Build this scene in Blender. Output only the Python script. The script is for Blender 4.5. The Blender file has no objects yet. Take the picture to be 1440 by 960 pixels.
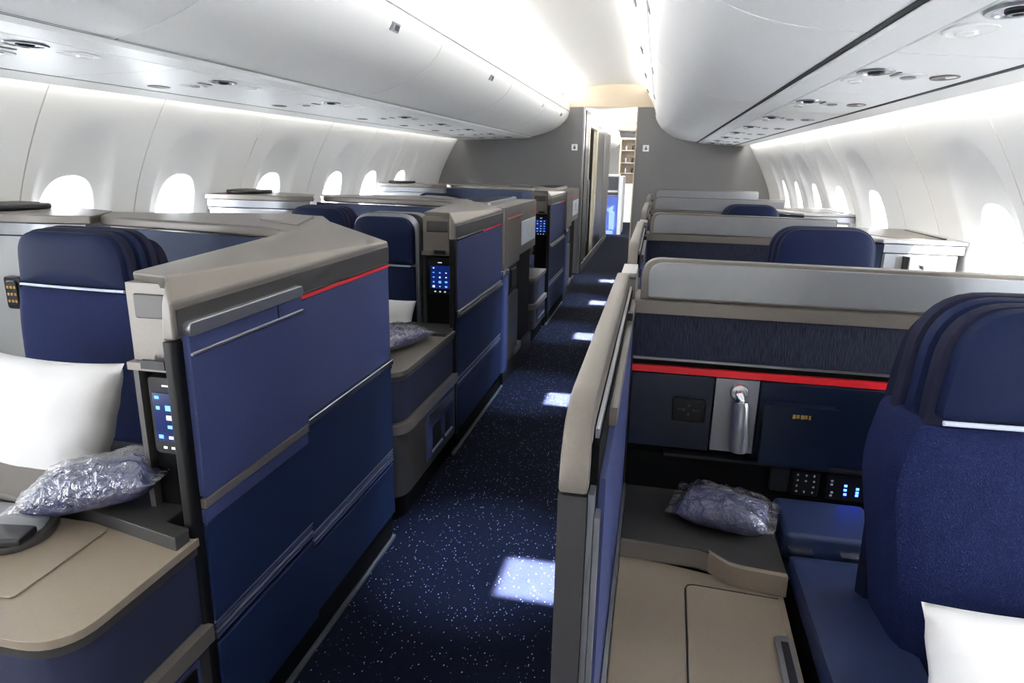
import bpy, bmesh, math, random
from mathutils import Vector, Matrix, noise

random.seed(7)
C = bpy.context.scene.collection
SC = bpy.context.scene

# ------------------------------------------------------------------ camera, world, sun, exposure
def make_camera():
    p, a, ro = math.radians(15.0), math.radians(11.8), math.radians(1.1)
    sa, ca, sp, cp = math.sin(a), math.cos(a), math.sin(p), math.cos(p)
    f = Vector((-sa*cp, ca*cp, -sp)); r0 = Vector((ca, sa, 0)); u0 = Vector((-sa*sp, ca*sp, cp))
    r = math.cos(ro)*r0 + math.sin(ro)*u0
    u = math.cos(ro)*u0 - math.sin(ro)*r0
    cam = bpy.data.cameras.new('camera')
    cam.sensor_width = 36.0; cam.lens = 935/1440*36; cam.clip_start = .02; cam.clip_end = 200
    o = bpy.data.objects.new('camera', cam); C.objects.link(o)
    o.matrix_world = Matrix(((r.x, u.x, -f.x, 0), (r.y, u.y, -f.y, 0), (r.z, u.z, -f.z, 1.4), (0, 0, 0, 1)))
    SC.camera = o
make_camera()

w = bpy.data.worlds.new('daylight'); SC.world = w; w.use_nodes = True
bg = w.node_tree.nodes['Background']
bg.inputs['Color'].default_value = (.92, .96, 1, 1); bg.inputs['Strength'].default_value = 8.0

sun = bpy.data.lights.new('sun', 'SUN'); sun.energy = 9.0; sun.angle = .009; sun.color = (1, .97, .92)
so = bpy.data.objects.new('sun', sun); C.objects.link(so)
so.rotation_euler = Vector((-.62, .66, -.42)).to_track_quat('-Z', 'Y').to_euler()

SC.view_settings.view_transform = 'Standard'; SC.view_settings.look = 'None'
SC.view_settings.gamma = 1.0; SC.view_settings.use_curve_mapping = False
SC.view_settings.exposure = 1.87
SC.cycles.max_bounces = 10; SC.cycles.diffuse_bounces = 6; SC.cycles.transparent_max_bounces = 16
SC.cycles.use_light_tree = False
SC.cycles.sample_clamp_indirect = 6.0

def area(name, loc, target, sx, sy, power, color=(1, 1, 1), spread=math.pi):
    l = bpy.data.lights.new(name, 'AREA'); l.shape = 'RECTANGLE'; l.size = sx; l.size_y = sy
    l.energy = power; l.color = color; l.spread = spread
    o = bpy.data.objects.new(name, l); C.objects.link(o)
    d = Vector(target) - Vector(loc)
    z = -d.normalized(); y = Vector((0, 1, 0)); y = (y - z*y.dot(z)).normalized(); x = y.cross(z)
    o.matrix_world = Matrix(((x.x, y.x, z.x, loc[0]), (x.y, y.y, z.y, loc[1]), (x.z, y.z, z.z, loc[2]), (0, 0, 0, 1)))
    return o
YA, YB = -1.5, 8.72
YM, YL = (YA+YB)/2, YB-YA
# cove tubes over the bins, wash tubes above the window panels, lamps of the lobby beyond the bulkhead, one an added uplight
area('cove_light', (-1.225, YM, 2.215), (-.80, YM, 2.40), .05, YL, 23, (1, .985, .96))
area('cove_light', (-.165, YM, 2.325), (-.62, YM, 2.40),   .03, YL, 12, (1, .985, .96))
area('wash_light', (-2.56, YM, 1.735), (-2.74, YM, 1.45), .03, YL, 4, (1, .97, .92))
area('wash_light', (1.01, YM, 1.70), (1.16, YM, 1.40), .03, YL, 11, (1, .97, .92))
area('lobby_light', (-.6, 11.0, 2.06), (-.6, 11.0, 0), .4, 2.6, 6, (1, .96, .9))
area('lobby_light', (-.36, 10.4, 1.75), (-.6, 10.4, 2.1), .15, 2.4, 5, (1, .97, .92))  # added uplight that brightens the lobby ceiling
area('cabin_light', (-.8, 15.8, 2.2), (-.8, 15.8, 0), 1.2, 4.0, 28, (1, .98, .95))

# ------------------------------------------------------------------ materials
def lin(c):
    return tuple((v/12.92 if v <= .04045 else ((v+.055)/1.055)**2.4) for v in [x/255 for x in c])
def mat(name, rgb, rough=.5, metal=0., bump=None, var=None, spec=.5, coat=0., sheen=0., emit=None, raw=False):
    m = bpy.data.materials.new(name); m.use_nodes = True
    nt = m.node_tree; b = nt.nodes['Principled BSDF']
    col = rgb if raw else lin(rgb)
    b.inputs['Base Color'].default_value = (*col, 1)
    b.inputs['Roughness'].default_value = rough; b.inputs['Metallic'].default_value = metal
    b.inputs['Specular IOR Level'].default_value = spec
    b.inputs['Coat Weight'].default_value = coat
    if sheen: b.inputs['Sheen Weight'].default_value = sheen
    if emit:
        b.inputs['Emission Color'].default_value = (*lin(emit[0]), 1); b.inputs['Emission Strength'].default_value = emit[1]
    tc = nt.nodes.new('ShaderNodeTexCoord')
    if bump:
        kind, sc, st = bump[:3]
        mp = nt.nodes.new('ShaderNodeMapping'); nt.links.new(tc.outputs['Object'], mp.inputs['Vector'])
        if len(bump) > 3: mp.inputs['Scale'].default_value = bump[3]
        if kind == 'noise':
            t = nt.nodes.new('ShaderNodeTexNoise'); t.inputs['Scale'].default_value = sc; t.inputs['Detail'].default_value = 3; out = t.outputs['Fac']
        else:
            t = nt.nodes.new('ShaderNodeTexVoronoi'); t.inputs['Scale'].default_value = sc; out = t.outputs['Distance']
        nt.links.new(mp.outputs['Vector'], t.inputs['Vector'])
        bp = nt.nodes.new('ShaderNodeBump'); bp.inputs['Strength'].default_value = st; bp.inputs['Distance'].default_value = .002
        nt.links.new(out, bp.inputs['Height']); nt.links.new(bp.outputs['Normal'], b.inputs['Normal'])
    if var:
        sc, amt = var[:2]
        mp = nt.nodes.new('ShaderNodeMapping'); nt.links.new(tc.outputs['Object'], mp.inputs['Vector'])
        if len(var) > 2: mp.inputs['Scale'].default_value = var[2]
        t = nt.nodes.new('ShaderNodeTexNoise'); t.inputs['Scale'].default_value = sc; t.inputs['Detail'].default_value = 4
        nt.links.new(mp.outputs['Vector'], t.inputs['Vector'])
        r = nt.nodes.new('ShaderNodeMapRange'); r.inputs['From Min'].default_value = .3; r.inputs['From Max'].default_value = .7
        r.inputs['To Min'].default_value = 1-amt; r.inputs['To Max'].default_value = 1+amt
        nt.links.new(t.outputs['Fac'], r.inputs['Value'])
        mx = nt.nodes.new('ShaderNodeVectorMath'); mx.operation = 'SCALE'; mx.inputs[0].default_value = col
        nt.links.new(r.outputs['Result'], mx.inputs['Scale']); nt.links.new(mx.outputs['Vector'], b.inputs['Base Color'])
    return m

M = {}
M['lining'] = mat('white_lining', (243, 242, 239), .42, bump=('noise', 900, .05))
M['bin'] = mat('bin_plastic', (246, 246, 245), .4, bump=('noise', 1200, .05))
M['ceiling'] = mat('ceiling_plastic', (244, 243, 240), .5)
M['bulkhead'] = mat('bulkhead_laminate', (112, 111, 111), .5, bump=('noise', 500, .08))
M['cream'] = mat('cream_laminate', (196, 182, 160), .5)
M['seam'] = mat('seam_gasket', (120, 120, 118), .7)
M['gap'] = mat('black_gap', (8, 8, 9), .7)
M['taupe'] = mat('taupe_paint', (110, 104, 98), .38, .3, bump=('noise', 1500, .06), var=(300, .04))
M['taupe_dark'] = mat('dark_taupe_paint', (68, 66, 65), .4, .35, bump=('noise', 1500, .06))
M['console_face'] = mat('console_face_laminate', (42, 45, 66), .55, bump=('noise', 420, .2), spec=.25)
M['counter'] = mat('counter_taupe', (138, 126, 111), .42, .15, bump=('noise', 1500, .06), var=(300, .04))
M['divider_post'] = mat('divider_post_grey', (52, 51, 53), .45, .2)
M['arm_leather'] = mat('armrest_leather', (36, 48, 82), .45, bump=('noise', 500, .15))
M['counter_dark'] = mat('dark_counter', (58, 57, 56), .4, .2, bump=('noise', 1500, .08))
M['silver'] = mat('brushed_silver', (150, 152, 158), .3, .75)
M['chrome'] = mat('satin_chrome', (200, 203, 208), .2, .95)
M['grey_panel'] = mat('grey_screen_panel', (136, 137, 141), .3, .45, var=(30, .03))
M['grey_light'] = mat('pale_console', (148, 148, 148), .4, .05)
M['navy_panel'] = mat('navy_panel', (57, 65, 104), .6, bump=('noise', 420, .25), var=(260, .10), spec=.25)
M['navy_lower'] = mat('navy_lower_panel', (18, 34, 68), .6, bump=('noise', 420, .25), var=(260, .10), spec=.25)
M['navy_inner'] = mat('blue_grey_inner_panel', (48, 60, 88), .6, bump=('noise', 500, .2), spec=.3)
M['navy_satin'] = mat('navy_satin', (10, 21, 42), .32, .1)
M['navy_tex'] = mat('dark_navy_textile', (29, 32, 50), .75, bump=('noise', 260, .8, (1, 1, .2)), var=(260, .75, (1, 1, .12)), spec=.25)
M['fabric'] = mat('navy_seat_cloth', (17, 28, 70), .8, bump=('voronoi', 380, .55), var=(240, .2), spec=.2)
M['leather'] = mat('navy_leather', (15, 26, 58), .62, spec=.15, bump=('noise', 500, .2))
M['bolster'] = mat('bolster_cloth', (26, 28, 50), .75, bump=('noise', 420, .3), spec=.2)
M['leather_dark'] = mat('dark_bolster_leather', (13, 18, 42), .65, spec=.2, bump=('noise', 500, .2))
M['piping'] = mat('pale_piping', (196, 204, 222), .5)
M['black'] = mat('black_plastic', (9, 9, 11), .45, spec=.3)
M['black_matt'] = mat('black_matt', (6, 6, 9), .8, spec=.15)
M['charcoal'] = mat('charcoal_trim', (30, 30, 34), .4, .3)
M['red'] = mat('red_stripe', (196, 22, 36), .45)
M['white'] = mat('white_plastic', (238, 238, 238), .4)
M['linen'] = mat('pillow_linen', (206, 205, 206), .8, bump=('noise', 40, .25), sheen=.2)
M['bundle'] = mat('blanket_cloth', (54, 56, 92), .8, bump=('noise', 60, .5), var=(45, .35))
M['screen'] = mat('handset_screen', (6, 12, 34), .15, emit=((14, 34, 96), .3))
M['icon'] = mat('screen_icons', (90, 150, 255), .4, emit=((90, 140, 255), .5))
M['icon_w'] = mat('screen_icons_white', (220, 225, 235), .4, emit=((200, 210, 225), .3))
M['blue_led'] = mat('blue_led', (20, 50, 255), .3, emit=((40, 70, 255), 5))
M['amber'] = mat('amber_led', (255, 150, 60), .3, emit=((255, 150, 60), 2.5))
M['gold'] = mat('gold_plate', (200, 160, 90), .35, .6)
M['print'] = mat('white_print', (190, 192, 196), .6)
M['glyph'] = mat('dark_print', (70, 70, 72), .6)
M['lens'] = mat('lamp_lens', (238, 238, 236), .2)
M['mirror_black'] = mat('black_gloss_wall', (18, 18, 18), .28, .1)
M['champagne'] = mat('champagne_metal', (190, 182, 160), .22, .8)
M['blue_seat'] = mat('royal_blue_seat', (46, 68, 138), .7, bump=('noise', 300, .2))
M['paper'] = mat('paper_sign', (206, 212, 224), .5, var=(14, .06))
M['end_wall'] = mat('white_end_wall', (232, 232, 230), .5)
M['galley'] = mat('galley_brown', (128, 112, 96), .5, var=(20, .3))

def carpet():
    m = bpy.data.materials.new('speckled_carpet'); m.use_nodes = True
    nt = m.node_tree; b = nt.nodes['Principled BSDF']
    tc = nt.nodes.new('ShaderNodeTexCoord')
    mp = nt.nodes.new('ShaderNodeMapping'); mp.inputs['Scale'].default_value = (1.0, .62, 1)
    nt.links.new(tc.outputs['Object'], mp.inputs['Vector'])
    v = nt.nodes.new('ShaderNodeTexVoronoi'); v.inputs['Scale'].default_value = 110
    nt.links.new(mp.outputs['Vector'], v.inputs['Vector'])
    lt = nt.nodes.new('ShaderNodeMath'); lt.operation = 'LESS_THAN'; lt.inputs[1].default_value = .20
    nt.links.new(v.outputs['Distance'], lt.inputs[0])
    sp = nt.nodes.new('ShaderNodeSeparateColor'); nt.links.new(v.outputs['Color'], sp.inputs['Color'])
    gt = nt.nodes.new('ShaderNodeMath'); gt.operation = 'GREATER_THAN'; gt.inputs[1].default_value = .5
    nt.links.new(sp.outputs['Red'], gt.inputs[0])
    mu = nt.nodes.new('ShaderNodeMath'); mu.operation = 'MULTIPLY'
    nt.links.new(lt.outputs[0], mu.inputs[0]); nt.links.new(gt.outputs[0], mu.inputs[1])
    m2 = nt.nodes.new('ShaderNodeMath'); m2.operation = 'MULTIPLY'
    nt.links.new(mu.outputs[0], m2.inputs[0]); nt.links.new(sp.outputs['Green'], m2.inputs[1])
    mx = nt.nodes.new('ShaderNodeMix'); mx.data_type = 'RGBA'
    mx.inputs['A'].default_value = (*lin((8, 13, 30)), 1); mx.inputs['B'].default_value = (*lin((150, 160, 186)), 1)
    nt.links.new(m2.outputs[0], mx.inputs['Factor']); nt.links.new(mx.outputs['Result'], b.inputs['Base Color'])
    b.inputs['Roughness'].default_value = .95; b.inputs['Specular IOR Level'].default_value = .1
    n = nt.nodes.new('ShaderNodeTexNoise'); n.inputs['Scale'].default_value = 400
    nt.links.new(tc.outputs['Object'], n.inputs['Vector'])
    bp = nt.nodes.new('ShaderNodeBump'); bp.inputs['Strength'].default_value = .5; bp.inputs['Distance'].default_value = .004
    nt.links.new(n.outputs['Fac'], bp.inputs['Height']); nt.links.new(bp.outputs['Normal'], b.inputs['Normal'])
    return m
M['carpet'] = carpet()

def mixed_clear(name, tint, gloss_rough, fac, bumps=None):
    m = bpy.data.materials.new(name); m.use_nodes = True; nt = m.node_tree
    for n in list(nt.nodes): nt.nodes.remove(n)
    out = nt.nodes.new('ShaderNodeOutputMaterial'); mix = nt.nodes.new('ShaderNodeMixShader')
    t = nt.nodes.new('ShaderNodeBsdfTransparent'); t.inputs['Color'].default_value = (*tint, 1)
    g = nt.nodes.new('ShaderNodeBsdfGlossy'); g.inputs['Roughness'].default_value = gloss_rough
    nt.links.new(t.outputs[0], mix.inputs[1]); nt.links.new(g.outputs[0], mix.inputs[2]); nt.links.new(mix.outputs[0], out.inputs['Surface'])
    mix.inputs[0].default_value = fac
    if bumps:
        tc = nt.nodes.new('ShaderNodeTexCoord')
        n1 = nt.nodes.new('ShaderNodeTexNoise'); n1.inputs['Scale'].default_value = bumps[0]; n1.inputs['Detail'].default_value = 4
        n1.inputs['Distortion'].default_value = 1.2
        nt.links.new(tc.outputs['Object'], n1.inputs['Vector'])
        bp = nt.nodes.new('ShaderNodeBump'); bp.inputs['Strength'].default_value = 1; bp.inputs['Distance'].default_value = bumps[1]
        nt.links.new(n1.outputs['Fac'], bp.inputs['Height']); nt.links.new(bp.outputs['Normal'], g.inputs['Normal'])
        lw = nt.nodes.new('ShaderNodeLayerWeight'); lw.inputs['Blend'].default_value = .45
        nt.links.new(bp.outputs['Normal'], lw.inputs['Normal'])
        mr = nt.nodes.new('ShaderNodeMapRange'); mr.inputs['To Min'].default_value = fac; mr.inputs['To Max'].default_value = min(.9, fac+.34)
        nt.links.new(lw.outputs['Facing'], mr.inputs['Value']); nt.links.new(mr.outputs['Result'], mix.inputs[0])
    return m
M['pane'] = mixed_clear('window_pane', (.96, .98, 1), .02, .05)
M['wrap'] = mixed_clear('clear_plastic_wrap', (.96, .96, .98), .10, .10, (38, .012))

# ------------------------------------------------------------------ object helpers
ORG = {}
def link(name, me, m, parent, kind=None, label=None, smooth=35, wn=False):
    if m is not None: me.materials.append(m)
    o = bpy.data.objects.new(name, me); C.objects.link(o)
    off = ORG.get(parent.name, Vector()) if parent else Vector()
    if off.length: me.transform(Matrix.Translation(-off))
    if smooth:
        me.polygons.foreach_set('use_smooth', [True]*len(me.polygons))
        me.set_sharp_from_angle(angle=math.radians(smooth))
    if parent: o.parent = parent; ORG[o.name] = off
    if kind: o['kind'] = kind
    if label: o['label'] = label
    if wn:
        q = o.modifiers.new('normals', 'WEIGHTED_NORMAL'); q.keep_sharp = True
    return o
def obj(name, bm, m, parent=None, **k):
    bmesh.ops.recalc_face_normals(bm, faces=bm.faces[:])
    me = bpy.data.meshes.new(name); bm.to_mesh(me); bm.free()
    return link(name, me, m, parent, **k)
def thing(name, loc, label, cat, group=None, kind=None, rotz=0, local=False):
    o = bpy.data.objects.new(name, None); C.objects.link(o); o.location = loc; o.rotation_euler = (0, 0, rotz)
    o.empty_display_size = .1
    ORG[o.name] = Vector() if local else Vector(loc)
    if label: o['label'] = label
    if cat: o['category'] = cat
    if group: o['group'] = group
    if kind: o['kind'] = kind
    return o
def tag(o, label, cat=None, group=None, kind=None):
    o['label'] = label
    if cat: o['category'] = cat
    if group: o['group'] = group
    if kind: o['kind'] = kind
    return o

def hexa(bm, p):                      # 8 points, bottom ring then top ring
    v = [bm.verts.new(q) for q in p]
    for f in ((3, 2, 1, 0), (4, 5, 6, 7), (0, 1, 5, 4), (1, 2, 6, 5), (2, 3, 7, 6), (3, 0, 4, 7)):
        bm.faces.new([v[i] for i in f])
    return v
def bevel(bm, w, seg=2):
    if w > 0:
        bmesh.ops.bevel(bm, geom=[e for e in bm.edges if len(e.link_faces) == 2 and e.calc_face_angle(0) > .5], offset=w, segments=seg, affect='EDGES', profile=.5, clamp_overlap=True)
def addbox(bm, x0, x1, y0, y1, z0, z1):
    hexa(bm, [(x0, y0, z0), (x1, y0, z0), (x1, y1, z0), (x0, y1, z0), (x0, y0, z1), (x1, y0, z1), (x1, y1, z1), (x0, y1, z1)])
def box(name, m, par, x0, x1, y0, y1, z0, z1, bv=.003, seg=2, **k):
    bm = bmesh.new()
    addbox(bm, min(x0, x1), max(x0, x1), min(y0, y1), max(y0, y1), min(z0, z1), max(z0, z1)); bevel(bm, bv, seg)
    k.setdefault('wn', True); return obj(name, bm, m, par, **k)
def prism(name, m, par, pts, z0, z1, bv=.004, seg=2, **k):
    bm = bmesh.new()
    lo = [bm.verts.new((x, y, z0)) for x, y in pts]; hi = [bm.verts.new((x, y, z1)) for x, y in pts]
    bm.faces.new(lo[::-1]); bm.faces.new(hi)
    for i in range(len(pts)): j = (i+1) % len(pts); bm.faces.new((lo[i], lo[j], hi[j], hi[i]))
    bmesh.ops.recalc_face_normals(bm, faces=bm.faces[:])
    bevel(bm, bv, seg)
    k.setdefault('wn', True); return obj(name, bm, m, par, **k)
def extrude_y(name, m, par, prof, y0, y1, closed=True, bv=0, **k):
    """profile in (x, z) swept along y"""
    bm = bmesh.new()
    a = [bm.verts.new((x, y0, z)) for x, z in prof]; b = [bm.verts.new((x, y1, z)) for x, z in prof]
    n = len(prof)
    for i in range(n if closed else n-1):
        j = (i+1) % n; bm.faces.new((a[i], a[j], b[j], b[i]))
    if closed: bm.faces.new(a[::-1]); bm.faces.new(b)
    bmesh.ops.recalc_face_normals(bm, faces=bm.faces[:])
    bevel(bm, bv)
    return obj(name, bm, m, par, **k)
def addtube(bm, pts, r, n=10, cap=True):
    pts = [Vector(p) for p in pts]; rings = []
    for i, p in enumerate(pts):
        d = (pts[min(i+1, len(pts)-1)] - pts[max(i-1, 0)]).normalized()
        up = Vector((0, 0, 1)) if abs(d.z) < .9 else Vector((1, 0, 0))
        x = d.cross(up).normalized(); y = x.cross(d)
        rr = r[i] if isinstance(r, (list, tuple)) else r
        rings.append([bm.verts.new(p + (x*math.cos(t) + y*math.sin(t))*rr) for t in [2*math.pi*q/n for q in range(n)]])
    for a, b in zip(rings, rings[1:]):
        for i in range(n): j = (i+1) % n; bm.faces.new((a[i], a[j], b[j], b[i]))
    if cap: bm.faces.new(rings[0][::-1]); bm.faces.new(rings[-1])
def tube(name, m, par, pts, r, n=10, **k):
    bm = bmesh.new(); addtube(bm, pts, r, n); return obj(name, bm, m, par, **k)
def rounded(pts, rad, n=6):
    """round the corners of a polygon"""
    out = []; L = len(pts)
    for i in range(L):
        r = rad[i] if isinstance(rad, (list, tuple)) else rad
        p = Vector(pts[i]); a = Vector(pts[i-1]); b = Vector(pts[(i+1) % L])
        if r <= 0: out.append(tuple(p)); continue
        da = (a-p); db = (b-p); r1 = min(r, da.length*.49, db.length*.49)
        A = p + da.normalized()*r1; B = p + db.normalized()*r1
        for q in range(n+1):
            t = q/n; out.append(tuple((1-t)**2*A + 2*t*(1-t)*p + t*t*B))
    return out
def slab(name, m, par, outline, front, back, axis='y', puff=.02, edge=.02, **k):
    """cushion: outline in (u, v); thickness along axis, front face bulges by puff towards -axis"""
    bm = bmesh.new(); cu = sum(p[0] for p in outline)/len(outline); cv = sum(p[1] for p in outline)/len(outline)
    R = max(abs(p[0]-cu) for p in outline)
    def put(u, v, d): return (u, d, v) if axis == 'y' else ((u, v, d) if axis == 'z' else (d, u, v))
    sg = 1 if back > front else -1
    e = edge/R
    spec = [(1-e*.6, back), (1, back - sg*edge*.5), (1, front + sg*edge), (1-e*.3, front + sg*edge*.3), (1-e, front), (1-e-.12, front - sg*puff*.45), (.55, front - sg*puff*.85), (.25, front - sg*puff)]
    rings = [[bm.verts.new(put(cu+(u-cu)*s, cv+(v-cv)*s, d)) for u, v in outline] for s, d in spec]
    n = len(outline)
    for a, b in zip(rings, rings[1:]):
        for i in range(n): j = (i+1) % n; bm.faces.new((a[i], a[j], b[j], b[i]))
    bm.faces.new(rings[0][::-1]); bm.faces.new(rings[-1])
    return obj(name, bm, m, par, **k)
def rbox_outline(x0, x1, z0, z1, r, n=5): return rounded([(x0, z0), (x1, z0), (x1, z1), (x0, z1)], r, n)
def plate_y(name, m, par, x0, x1, z0, z1, y0, y1, r=.008, **k):
    """rounded plate whose face looks along y"""
    bm = bmesh.new(); o = rbox_outline(x0, x1, z0, z1, r)
    a = [bm.verts.new((x, y0, z)) for x, z in o]; b = [bm.verts.new((x, y1, z)) for x, z in o]
    bm.faces.new(a); bm.faces.new(b[::-1])
    for i in range(len(o)): j = (i+1) % len(o); bm.faces.new((a[i], b[i], b[j], a[j]))
    bmesh.ops.recalc_face_normals(bm, faces=bm.faces[:]); bevel(bm, min(.002, abs(y1-y0)*.3), 1)
    k.setdefault('wn', True); return obj(name, bm, m, par, **k)
def plate_x(name, m, par, y0, y1, z0, z1, x0, x1, r=.006, bv=.002, **k):
    bm = bmesh.new(); o = rbox_outline(y0, y1, z0, z1, r)
    a = [bm.verts.new((x0, y, z)) for y, z in o]; b = [bm.verts.new((x1, y, z)) for y, z in o]
    bm.faces.new(a); bm.faces.new(b[::-1])
    for i in range(len(o)): j = (i+1) % len(o); bm.faces.new((a[i], b[i], b[j], a[j]))
    bmesh.ops.recalc_face_normals(bm, faces=bm.faces[:]); bevel(bm, min(bv, abs(x1-x0)*.3), 1)
    k.setdefault('wn', True); return obj(name, bm, m, par, **k)

# ------------------------------------------------------------------ the cabin shell
YW = 8.8                                    # bulkhead
fl = box('floor', M['carpet'], None, -3.1, 1.55, -1.6, 20, -.04, 0, 0); tag(fl, 'dark navy carpet with pale flecks along the aisle', 'floor', kind='structure')

# smooth profiles of the side walls: (x, z) from the top down
def spline(P, n=40):
    out = []
    for i in range(len(P)-1):
        p0 = Vector(P[max(i-1, 0)]); p1 = Vector(P[i]); p2 = Vector(P[i+1]); p3 = Vector(P[min(i+2, len(P)-1)])
        for q in range(n//(len(P)-1)+1):
            t = q/(n//(len(P)-1)+1)
            out.append(.5*((2*p1) + (-p0+p2)*t + (2*p0-5*p1+4*p2-p3)*t*t + (-p0+3*p1-3*p2+p3)*t**3))
    out.append(Vector(P[-1])); return out
PL = spline([(-2.50, 1.86), (-2.585, 1.74), (-2.70, 1.56), (-2.80, 1.37), (-2.87, 1.20), (-2.92, 1.02), (-2.95, .8), (-2.95, .4), (-2.92, 0)], 80)
PR = spline([(.98, 1.82), (1.03, 1.70), (1.13, 1.53), (1.22, 1.37), (1.30, 1.20), (1.35, 1.04), (1.38, .8), (1.39, .4), (1.38, 0)], 80)
class Prof:
    def __init__(s, P, out):
        s.P = P; s.out = out; s.S = [0]
        for a, b in zip(P, P[1:]): s.S.append(s.S[-1] + (b-a).length)
    def at(s, q):
        q = max(0, min(q, s.S[-1]-1e-6)); i = 0
        while s.S[i+1] < q: i += 1
        t = (q-s.S[i])/(s.S[i+1]-s.S[i]); return s.P[i].lerp(s.P[i+1], t)
    def nrm(s, q):
        a = s.at(q-.03); b = s.at(q+.03); d = (b-a).normalized()
        n = Vector((d.y, -d.x))
        return n if n.x*s.out > 0 else -n
    def s_of_z(s, z):
        for i in range(len(s.P)-1):
            if s.P[i].y >= z >= s.P[i+1].y: return s.S[i] + (s.S[i+1]-s.S[i])*(s.P[i].y-z)/max(1e-6, s.P[i].y-s.P[i+1].y)
        return s.S[-1]
    def pt(s, y, q, d=0):
        p = s.at(q) + s.nrm(q)*d; return (p.x, y, p.y)
LW, RW = Prof(PL, -1), Prof(PR, 1)
WN = [0]
def sup(t, a, b, n):
    c, s_ = math.cos(t), math.sin(t)
    return math.copysign(abs(c)**(2/n), c)*a, math.copysign(abs(s_)**(2/n), s_)*b
def bay(wall, W, y0, y1, yw, zc):
    g = .004; y0 += g; y1 -= g; S1 = W.S[-1]
    if yw is None:
        bm = bmesh.new(); n = 34
        vs = [[bm.verts.new(W.pt(y, S1*i/n, 0)) for y in (y0, y1)] for i in range(n+1)]
        for a, b in zip(vs, vs[1:]): bm.faces.new((a[0], a[1], b[1], b[0]))
        # returned edges, so the seam has depth
        for k, y in ((0, y0), (1, y1)):
            e = [bm.verts.new(W.pt(y, S1*i/n, .02)) for i in range(n+1)]
            for i in range(n): bm.faces.new((vs[i][k], vs[i+1][k], e[i+1], e[i]))
        return obj('wall_panel', bm, M['lining'], wall, smooth=50)
    sw = W.s_of_z(zc); a, b = .155, .215
    cor = [math.atan2(s-sw, y-yw) for y, s in ((y0, 0), (y1, 0), (y1, S1), (y0, S1))]
    ang = sorted(set([2*math.pi*i/64 - math.pi for i in range(64)] + cor))
    def rect(t):
        c, s_ = math.cos(t), math.sin(t); k = 1e9
        if c > 1e-9: k = min(k, (y1-yw)/c)
        if c < -1e-9: k = min(k, (y0-yw)/c)
        if s_ > 1e-9: k = min(k, (S1-sw)/s_)
        if s_ < -1e-9: k = min(k, -sw/s_)
        return c*k, s_*k
    wp = min(.27, (y1-yw)*.84, (yw-y0)*.84)
    def pocket(t, k=1.0):
        u, v = sup(t, wp*k, .40*k, 2.7); return u, v*(1.35 if v < 0 else 1.1)
    def apert(t, k=1.0): return sup(t, a*k, b*k, 2.5)
    bm = bmesh.new(); rings = []
    for k in [0, .15, .3, .45, .6, .75, .9, 1.0]:
        rings.append([((rect(t)[0]*(1-k)+pocket(t)[0]*k), (rect(t)[1]*(1-k)+pocket(t)[1]*k), 0) for t in ang])
    rings.append([(*pocket(t, .96), .003) for t in ang]); rings.append([(*pocket(t, .86), .016) for t in ang])
    for k in (.5,): rings.append([((pocket(t, .86)[0]*(1-k)+apert(t, 1.12)[0]*k), (pocket(t, .86)[1]*(1-k)+apert(t, 1.12)[1]*k), .026) for t in ang])
    rings.append([(*apert(t, 1.12), .036) for t in ang])
    R = [[bm.verts.new(W.pt(yw+u, sw+v, d)) for u, v, d in r] for r in rings]; n = len(ang)
    for p, q in zip(R, R[1:]):
        for i in range(n): j = (i+1) % n; bm.faces.new((p[i], p[j], q[j], q[i]))
    e = [bm.verts.new(W.pt(yw+u, sw+v, .02)) for u, v, d in rings[0]]
    for i in range(n): j = (i+1) % n; bm.faces.new((R[0][j], R[0][i], e[i], e[j]))
    pan = obj('wall_panel', bm, M['lining'], wall, smooth=60)
    # the window itself: reveal, seal line and pane
    WN[0] += 1
    c = W.pt(yw, sw, .05)
    ords = ['nearest', 'second', 'third', 'fourth', 'fifth', 'sixth', 'seventh']
    k_ = (WN[0] if W is LW else WN[0]-NL) - (5 if W is LW else 5)
    row = 'over the consoles behind the double-panel suites' if W is LW else 'across the aisle over the pale cabinets'
    win = thing('window_%d' % WN[0], c, ('bright oval cabin window %s, %s one in view' % (row, ords[k_])) if k_ >= 0 else 'oval cabin window out of view beside the viewpoint %s' % row, 'window', kind='structure')
    def ring(name, m, spec, **k):
        bm = bmesh.new(); R = [[bm.verts.new(W.pt(yw+u, sw+v, d)) for u, v in [apert(t, kk) for t in ang]] for kk, d in spec]
        for p, q in zip(R, R[1:]):
            for i in range(n): j = (i+1) % n; bm.faces.new((p[i], p[j], q[j], q[i]))
        return obj(name, bm, m, win, **k)
    ring('window_frame', M['white'], [(1.12, .036), (1.08, .040), (1.04, .06), (1.0, .10), (.99, .16)], smooth=60)
    ring('seal', M['charcoal'], [(.99, .098), (.97, .096), (.965, .099)], smooth=60)
    bm = bmesh.new(); bm.faces.new([bm.verts.new(W.pt(yw+u, sw+v, .10)) for u, v in [apert(t, .985) for t in ang]])
    obj('pane', bm, M['pane'], win, smooth=0)

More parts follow.
